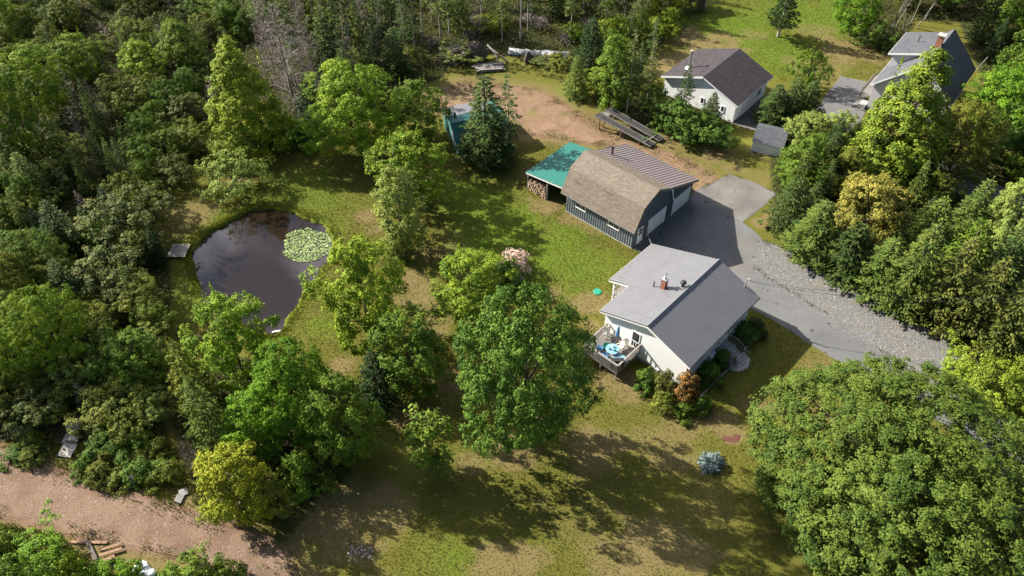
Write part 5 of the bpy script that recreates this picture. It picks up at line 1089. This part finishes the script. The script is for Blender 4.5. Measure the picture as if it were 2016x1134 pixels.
n2 = fill([(-200, 330), (320, 330), (300, 420), (318, 500), (325, 590), (300, 700), (-200, 700)], [SH, ('spruce', 1.8, 1.25, 6.0, ['fir', 'firlit', 'dark'], 'narrow conifer'), ('round', 1, 2.2, 5.5, ['mid', 'olive'], 'leafy tree'), ('dead', .4, 1.0, 4, ['grey'], 'snag')], .48, 2, 'crowded in the thicket level with the pond', 'thicket level with the pond', limit=85)
n3 = fill([(-200, 700), (300, 700), (330, 780), (300, 860), (200, 850), (60, 850), (-200, 770)], [SH, ('round', 1, 2.0, 5.0, ['mid', 'olive'], 'leafy tree'), ('dead', .3, 1.1, 4, ['grey'], 'snag')], .52, 3, 'in the lower thicket above the dirt road', 'lower thicket above the dirt road', hscale=.9, limit=60)
n4 = fill([(480, -70), (1290, -70), (1285, 20), (1190, 85), (1085, 90), (1000, 88), (930, 80), (860, 95), (840, 130), (770, 150), (640, 225), (575, 270), (490, 250)], [('open_spruce', 5, 1.5, 10.5, ['fir', 'greygreen', 'firlit', 'fir', 'dark'], 'thin conifer with a pale stem'), ('spruce', 2.2, 1.9, 8.5, ['fir', 'firlit'], 'full conifer'), ('pole', 3, 1.3, 12, ['fir', 'firlit', 'olive'], 'tall bare poled conifer'), ('dead', 3, 1.2, 8.5, ['grey'], 'dead stem'), ('brush', 2, 1.6, 1.3, ['grey'], 'heap of fallen branches'), ('alder', 3.5, 1.6, 2.6, ['lime', 'yellowlime', 'olive'], 'understorey shrub'), ('grey_tree', .5, 2.2, 9, ['grey'], 'leafless tree')], .40, 4, 'in the tall woods along the top', 'tall woods along the top', limit=175)
n5 = fill([(1725, 60), (1760, 70), (1810, 20), (1895, 30), (1940, 120), (1965, 215), (2160, 260), (2160, -70), (1700, -70)], [('spruce', 2, 1.9, 8, ['fir', 'dark'], 'conifer'), ('round', 3, 2.7, 8, ['mid', 'deep', 'olive'], 'leafy tree')], .55, 5, 'in the dark woods behind the pale house', 'dark woods behind the pale house', limit=36)
n6 = fill([(1620, 270), (1700, 290), (1760, 340), (1830, 390), (1930, 440), (2140, 560), (2140, 720), (2000, 690), (1880, 640), (1780, 590), (1660, 515), (1570, 450), (1540, 400)], [('fir', 2, 1.8, 5.2, ['fir', 'firlit', 'bank'], 'broad conifer'), ('spruce', 4, 1.5, 6.2, ['fir', 'firlit', 'bank'], 'pointed conifer'), ('round', .6, 1.8, 4.5, ['olive', 'mid'], 'leafy tree')], .46, 6, 'packed in the bank between driveway and lane', 'bank between driveway and lane', limit=36)
n7 = fill([(1905, 300), (2150, 300), (2150, 400), (2000, 360)], [('round', 2, 2.5, 6, ['mid', 'deep'], 'leafy tree')], .5, 7, 'in the dark gap below the vivid green tree', 'dark gap below the vivid green tree', limit=8)
n8 = fill([(1255, 40), (1330, -40), (1345, 10), (1320, 60), (1270, 150), (1230, 190), (1190, 160), (1200, 90)], [('alder', 4, 1.7, 3.0, ['lime', 'mid', 'yellowlime'], 'shrub'), ('open_spruce', 1.0, 1.2, 6, ['fir', 'greygreen'], 'thin conifer'), ('round', .5, 1.7, 4.5, ['mid'], 'leafy tree')], .5, 8, 'along the left edge of the far lawn', 'left edge of the far lawn', limit=24)
n9 = fill([(-160, 1080), (60, 1060), (150, 1150), (260, 1180), (260, 1300), (-160, 1300)], [('bush', 3, 1.2, 1.4, ['bright', 'lime', 'mid'], 'low bush')], .5, 9, 'in the corner below the dirt road', 'corner below the dirt road', limit=22)
n10 = fill([(30, 905), (60, 860), (220, 850), (330, 880), (340, 960), (250, 960)], [('bush', 3, 1.1, 1.2, ['deep', 'olive', 'mid'], 'low bush')], .5, 10, 'on the dark verge behind the dirt road', 'dark verge behind the dirt road', limit=18)
print('FILL', n1, n2, n3, n4, n5, n6, n7, n8, n9, n10, 'plants', len(placed))

# ---- ground cover nobody could count
def scatter(Q_list, n, seed, minus=()):
    rg = np.random.default_rng(seed); out = []
    tot = [abs(sum(Q[i][0] * Q[(i + 1) % len(Q)][1] - Q[(i + 1) % len(Q)][0] * Q[i][1] for i in range(len(Q)))) / 2 for Q in Q_list]
    for Q, A in zip(Q_list, tot):
        k = int(n * A / sum(tot) * 1.9) + 10; p = Q.min(0) + rg.random((k, 2)) * (Q.max(0) - Q.min(0)); p = p[sdf(p, Q) < 0]; out.append(p)
    p = np.concatenate(out)
    for Q, m in minus: p = p[sdf(p, Q) > m]
    p = p[rg.permutation(len(p))][:n]; return p
def ground_z(p):
    i = np.clip(((p[:, 1] - GY0) / GS).astype(int), 0, ny - 1); j = np.clip(((p[:, 0] - GX0) / GS).astype(int), 0, nx - 1); return hz[i * nx + j]
MIN = ((ASPHALT, .1), (GRAVEL, .2), (ROAD, .3), (TRACK, .5), (POND, .25), (NPAD, .2), (NDRIVE, .2), (NLANE, .5), (STREET, .3))
clip_ = poly([(-250, -40), (2260, -40), (2120, 1200), (-120, 1200)])
def inside_frame(p): return p[sdf(p, clip_) < 0]
rg = np.random.default_rng(5)
p = inside_frame(scatter(LITTER, 270000, 5, MIN + ((poly([(105, 835), (185, 835), (175, 915), (105, 915)]), 0),))); n = len(p); zz = ground_z(p) + rg.random(n) ** 1.6 * (1.1 * fnoise(p, .4, 21) + .05)
s = .13 + .16 * rg.random(n)
me = leaves('undergrowth', np.column_stack([p, zz]), rg.normal(0, .6, (n, 3)) + np.array([0, 0, .8]), s, s * .6, .45 + .7 * (fnoise(p, .35, 31) - .5) + rg.normal(0, .18, n), M['leaf'], 3)
o = link('undergrowth', me); o.color = (.085, .105, .024, 1); tag(o, 'low tangled green growth covering the floor of the woods', 'undergrowth', kind='stuff')
p = scatter([BANK] + [poly(q) for q in ([(360, 985), (470, 1030), (560, 1070), (620, 1000), (560, 940)], [(30, 900), (200, 940), (350, 1000), (345, 900), (250, 880), (60, 870)])], 26000, 6, MIN); n = len(p); zz = ground_z(p)
me = blades('weeds', np.column_stack([p, zz - .03]), rg.normal(0, .45, (n, 3)) + np.array([0, 0, 1.0]), .25 + .4 * rg.random(n), .07, .5 + .8 * (fnoise(p, .5, 41) - .5) + rg.normal(0, .2, n), M['leaf'], 4)
o = link('weeds', me); o.color = (.10, .135, .022, 1); tag(o, 'tall bright weeds along the edges of the dirt road', 'weeds', kind='stuff')
def edge_pts(Q, n, sd_, seed):
    q = np.random.default_rng(seed); L = np.linalg.norm(np.roll(Q, -1, 0) - Q, axis=1); i = q.choice(len(Q), n, p=L / L.sum()); t = q.random((n, 1)); return Q[i] * (1 - t) + np.roll(Q, -1, 0)[i] * t + q.normal(0, sd_, (n, 2))
p = np.concatenate([edge_pts(ROAD, 9000, .45, 81), edge_pts(TRACK, 9000, .6, 82), edge_pts(ASPHALT, 2600, .14, 83), edge_pts(GRAVEL, 2600, .35, 84)]); p = p[fnoise(p, .55, 85) > .45]; p = inside_frame(p); p = p[sdf(p, ASPHALT) > -.25]; n = len(p)
me = blades('verge_weeds', np.column_stack([p, ground_z(p) - .02]), rg.normal(0, .5, (n, 3)) + np.array([0, 0, .9]), .10 + .25 * rg.random(n) ** 2, .06, .5 + .8 * (fnoise(p, .6, 86) - .5) + rg.normal(0, .2, n), M['leaf'], 14)
o = link('verge_weeds', me); o.color = (.135, .145, .028, 1); tag(o, 'scattered weeds creeping over the edges of road, track and driveway', 'weeds', kind='stuff')
# lawn grass and the longer fringe round the pond
LAWN = poly([(300, 330), (480, 300), (870, 270), (1100, 280), (1240, 480), (1560, 640), (1660, 715), (1500, 1190), (560, 1190), (640, 940), (700, 760), (430, 640), (330, 760), (320, 560), (330, 400)])
p = scatter([LAWN, FIELD], 300000, 7, MIN); n = len(p); zz = ground_z(p)
gi = np.clip(((p[:, 1] - GY0) / GS).astype(int), 0, ny - 1) * nx + np.clip(((p[:, 0] - GX0) / GS).astype(int), 0, nx - 1); dz_ = dry[gi]
keepm = rg.random(n) > dz_ * .75; p, zz = p[keepm], zz[keepm]; n = len(p)
me = blades('grass', np.column_stack([p, zz - .01]), rg.normal(0, .75, (n, 3)) + np.array([0, 0, .8]), .07 + .11 * rg.random(n), .055, .5 + 1.1 * (fnoise(p, .8, 51) - .5) + rg.normal(0, .2, n), M['leaf'], 5)
o = link('grass', me); o.color = (.115, .130, .026, 1); tag(o, 'short patchy lawn grass between the buildings and the pond', 'grass', kind='stuff')
ang = rg.random(15000); q = POND[(ang * len(POND)).astype(int)] + rg.normal(0, .55, (15000, 2)); dd = sdf(q, POND); wob = fnoise(q, .7, 77); q = q[(dd > -.55 * (wob - .42)) & (dd < .35 + 1.6 * wob)]; n = len(q); zz = ground_z(q)
me = blades('pond_grass', np.column_stack([q, zz - .03]), rg.normal(0, .4, (n, 3)) + np.array([0, 0, .9]), .12 + .25 * rg.random(n), .06, .5 + rg.normal(0, .22, n), M['leaf'], 6)
o = link('pond_grass', me); o.color = (.17, .195, .028, 1); tag(o, 'long yellow green grass fringing the pond bank', 'grass', kind='stuff')
# lily pads
LQ = smooth_poly(poly([(560, 465), (575, 455), (608, 448), (620, 456), (652, 462), (653, 492), (640, 505), (612, 516), (588, 517), (570, 508), (556, 500), (562, 488)], -.35), 2)
k = NM('lily_leaf', .35, .5); oi = k.n.new('ShaderNodeAttribute'); oi.attribute_name = 'lv'; k.color(k.ramp(oi.outputs['Fac'], [(.0, (.075, .12, .02)), (.6, (.17, .23, .06)), (1, (.27, .32, .13))])); M['lily'] = k.m
p = scatter([LQ], 1500, 9); V, Fc, lv = [], [], []
keep = []
for a in p:
    if all((a[0] - b[0]) ** 2 + (a[1] - b[1]) ** 2 > .024 for b in keep): keep.append(a)
for a in keep:
    r = rg.uniform(.085, .145); t0 = rg.random() * 6.28; tl = rg.normal(0, .12, 2); b = len(V); zc_ = -.325 + rg.random() * .05
    for i in range(10): t = t0 + i / 9 * 5.9; dx, dy = r * math.cos(t), r * math.sin(t); V.append((a[0] + dx, a[1] + dy, zc_ + tl[0] * dx + tl[1] * dy))
    Fc.append(tuple(range(b, b + 10))); lv += [rg.random()] * 10
me = np_mesh('lily_pads', V, np.array(Fc), M['lily'], {'lv': ('FLOAT', lv)}); tag(link('lily_pads', me), 'mat of round green lily pads at the right end of the pond', 'lily pads', kind='stuff')
print('LILIES', len(keep))

def stones(name, label, Qs, n, r0, r1, mat, seed):
    p = scatter(Qs, n, seed); n = len(p); q = np.random.default_rng(seed); r = r0 + (r1 - r0) * q.random(n) ** 3
    base = np.array([(1, 0, 0), (0, 1, 0), (-1, 0, 0), (0, -1, 0), (0, 0, .7)]); a = q.random(n) * 6.28; ca, sa = np.cos(a), np.sin(a)
    V = np.empty((n, 5, 3)); e = 1 + .5 * (q.random((n, 5)) - .5)
    V[..., 0] = p[:, :1] + (base[:, 0] * ca[:, None] - base[:, 1] * sa[:, None]) * r[:, None] * e; V[..., 1] = p[:, 1:] + (base[:, 0] * sa[:, None] + base[:, 1] * ca[:, None]) * r[:, None] * .75 * e; V[..., 2] = .002 + base[:, 2] * r[:, None] * e
    f = np.array([(0, 1, 4), (1, 2, 4), (2, 3, 4), (3, 0, 4)]); Fc = (f[None] + 5 * np.arange(n)[:, None, None]).reshape(-1, 3)
    me = np_mesh(name, V.reshape(-1, 3), Fc, mat, {'lv': ('FLOAT', np.repeat(q.random(n), 5))}); o = link(name, me); return tag(o, label, 'stones', kind='stuff')
k = NM('loose_stone', .95, .1); oi = k.n.new('ShaderNodeAttribute'); oi.attribute_name = 'lv'; k.color(k.ramp(oi.outputs['Fac'], [(0, (.16, .12, .095)), (.6, (.33, .27, .23)), (1, (.40, .34, .30))])); M['loose'] = k.m
k = NM('grey_stone', .95, .1); oi = k.n.new('ShaderNodeAttribute'); oi.attribute_name = 'lv'; k.color(k.ramp(oi.outputs['Fac'], [(0, (.08, .078, .075)), (.6, (.22, .215, .205)), (1, (.40, .39, .37))])); M['loose_grey'] = k.m
stones('road_stones', 'loose pinkish stones strewn over the dirt road', [ROAD], 9000, .02, .09, M['loose'], 61)
stones('track_stones', 'loose stones strewn over the dirt track', [TRACK], 5000, .02, .06, M['loose'], 62)
stones('gravel_stones', 'loose grey stones of the gravel strip', [GRAVEL], 12000, .025, .09, M['loose_grey'], 63)
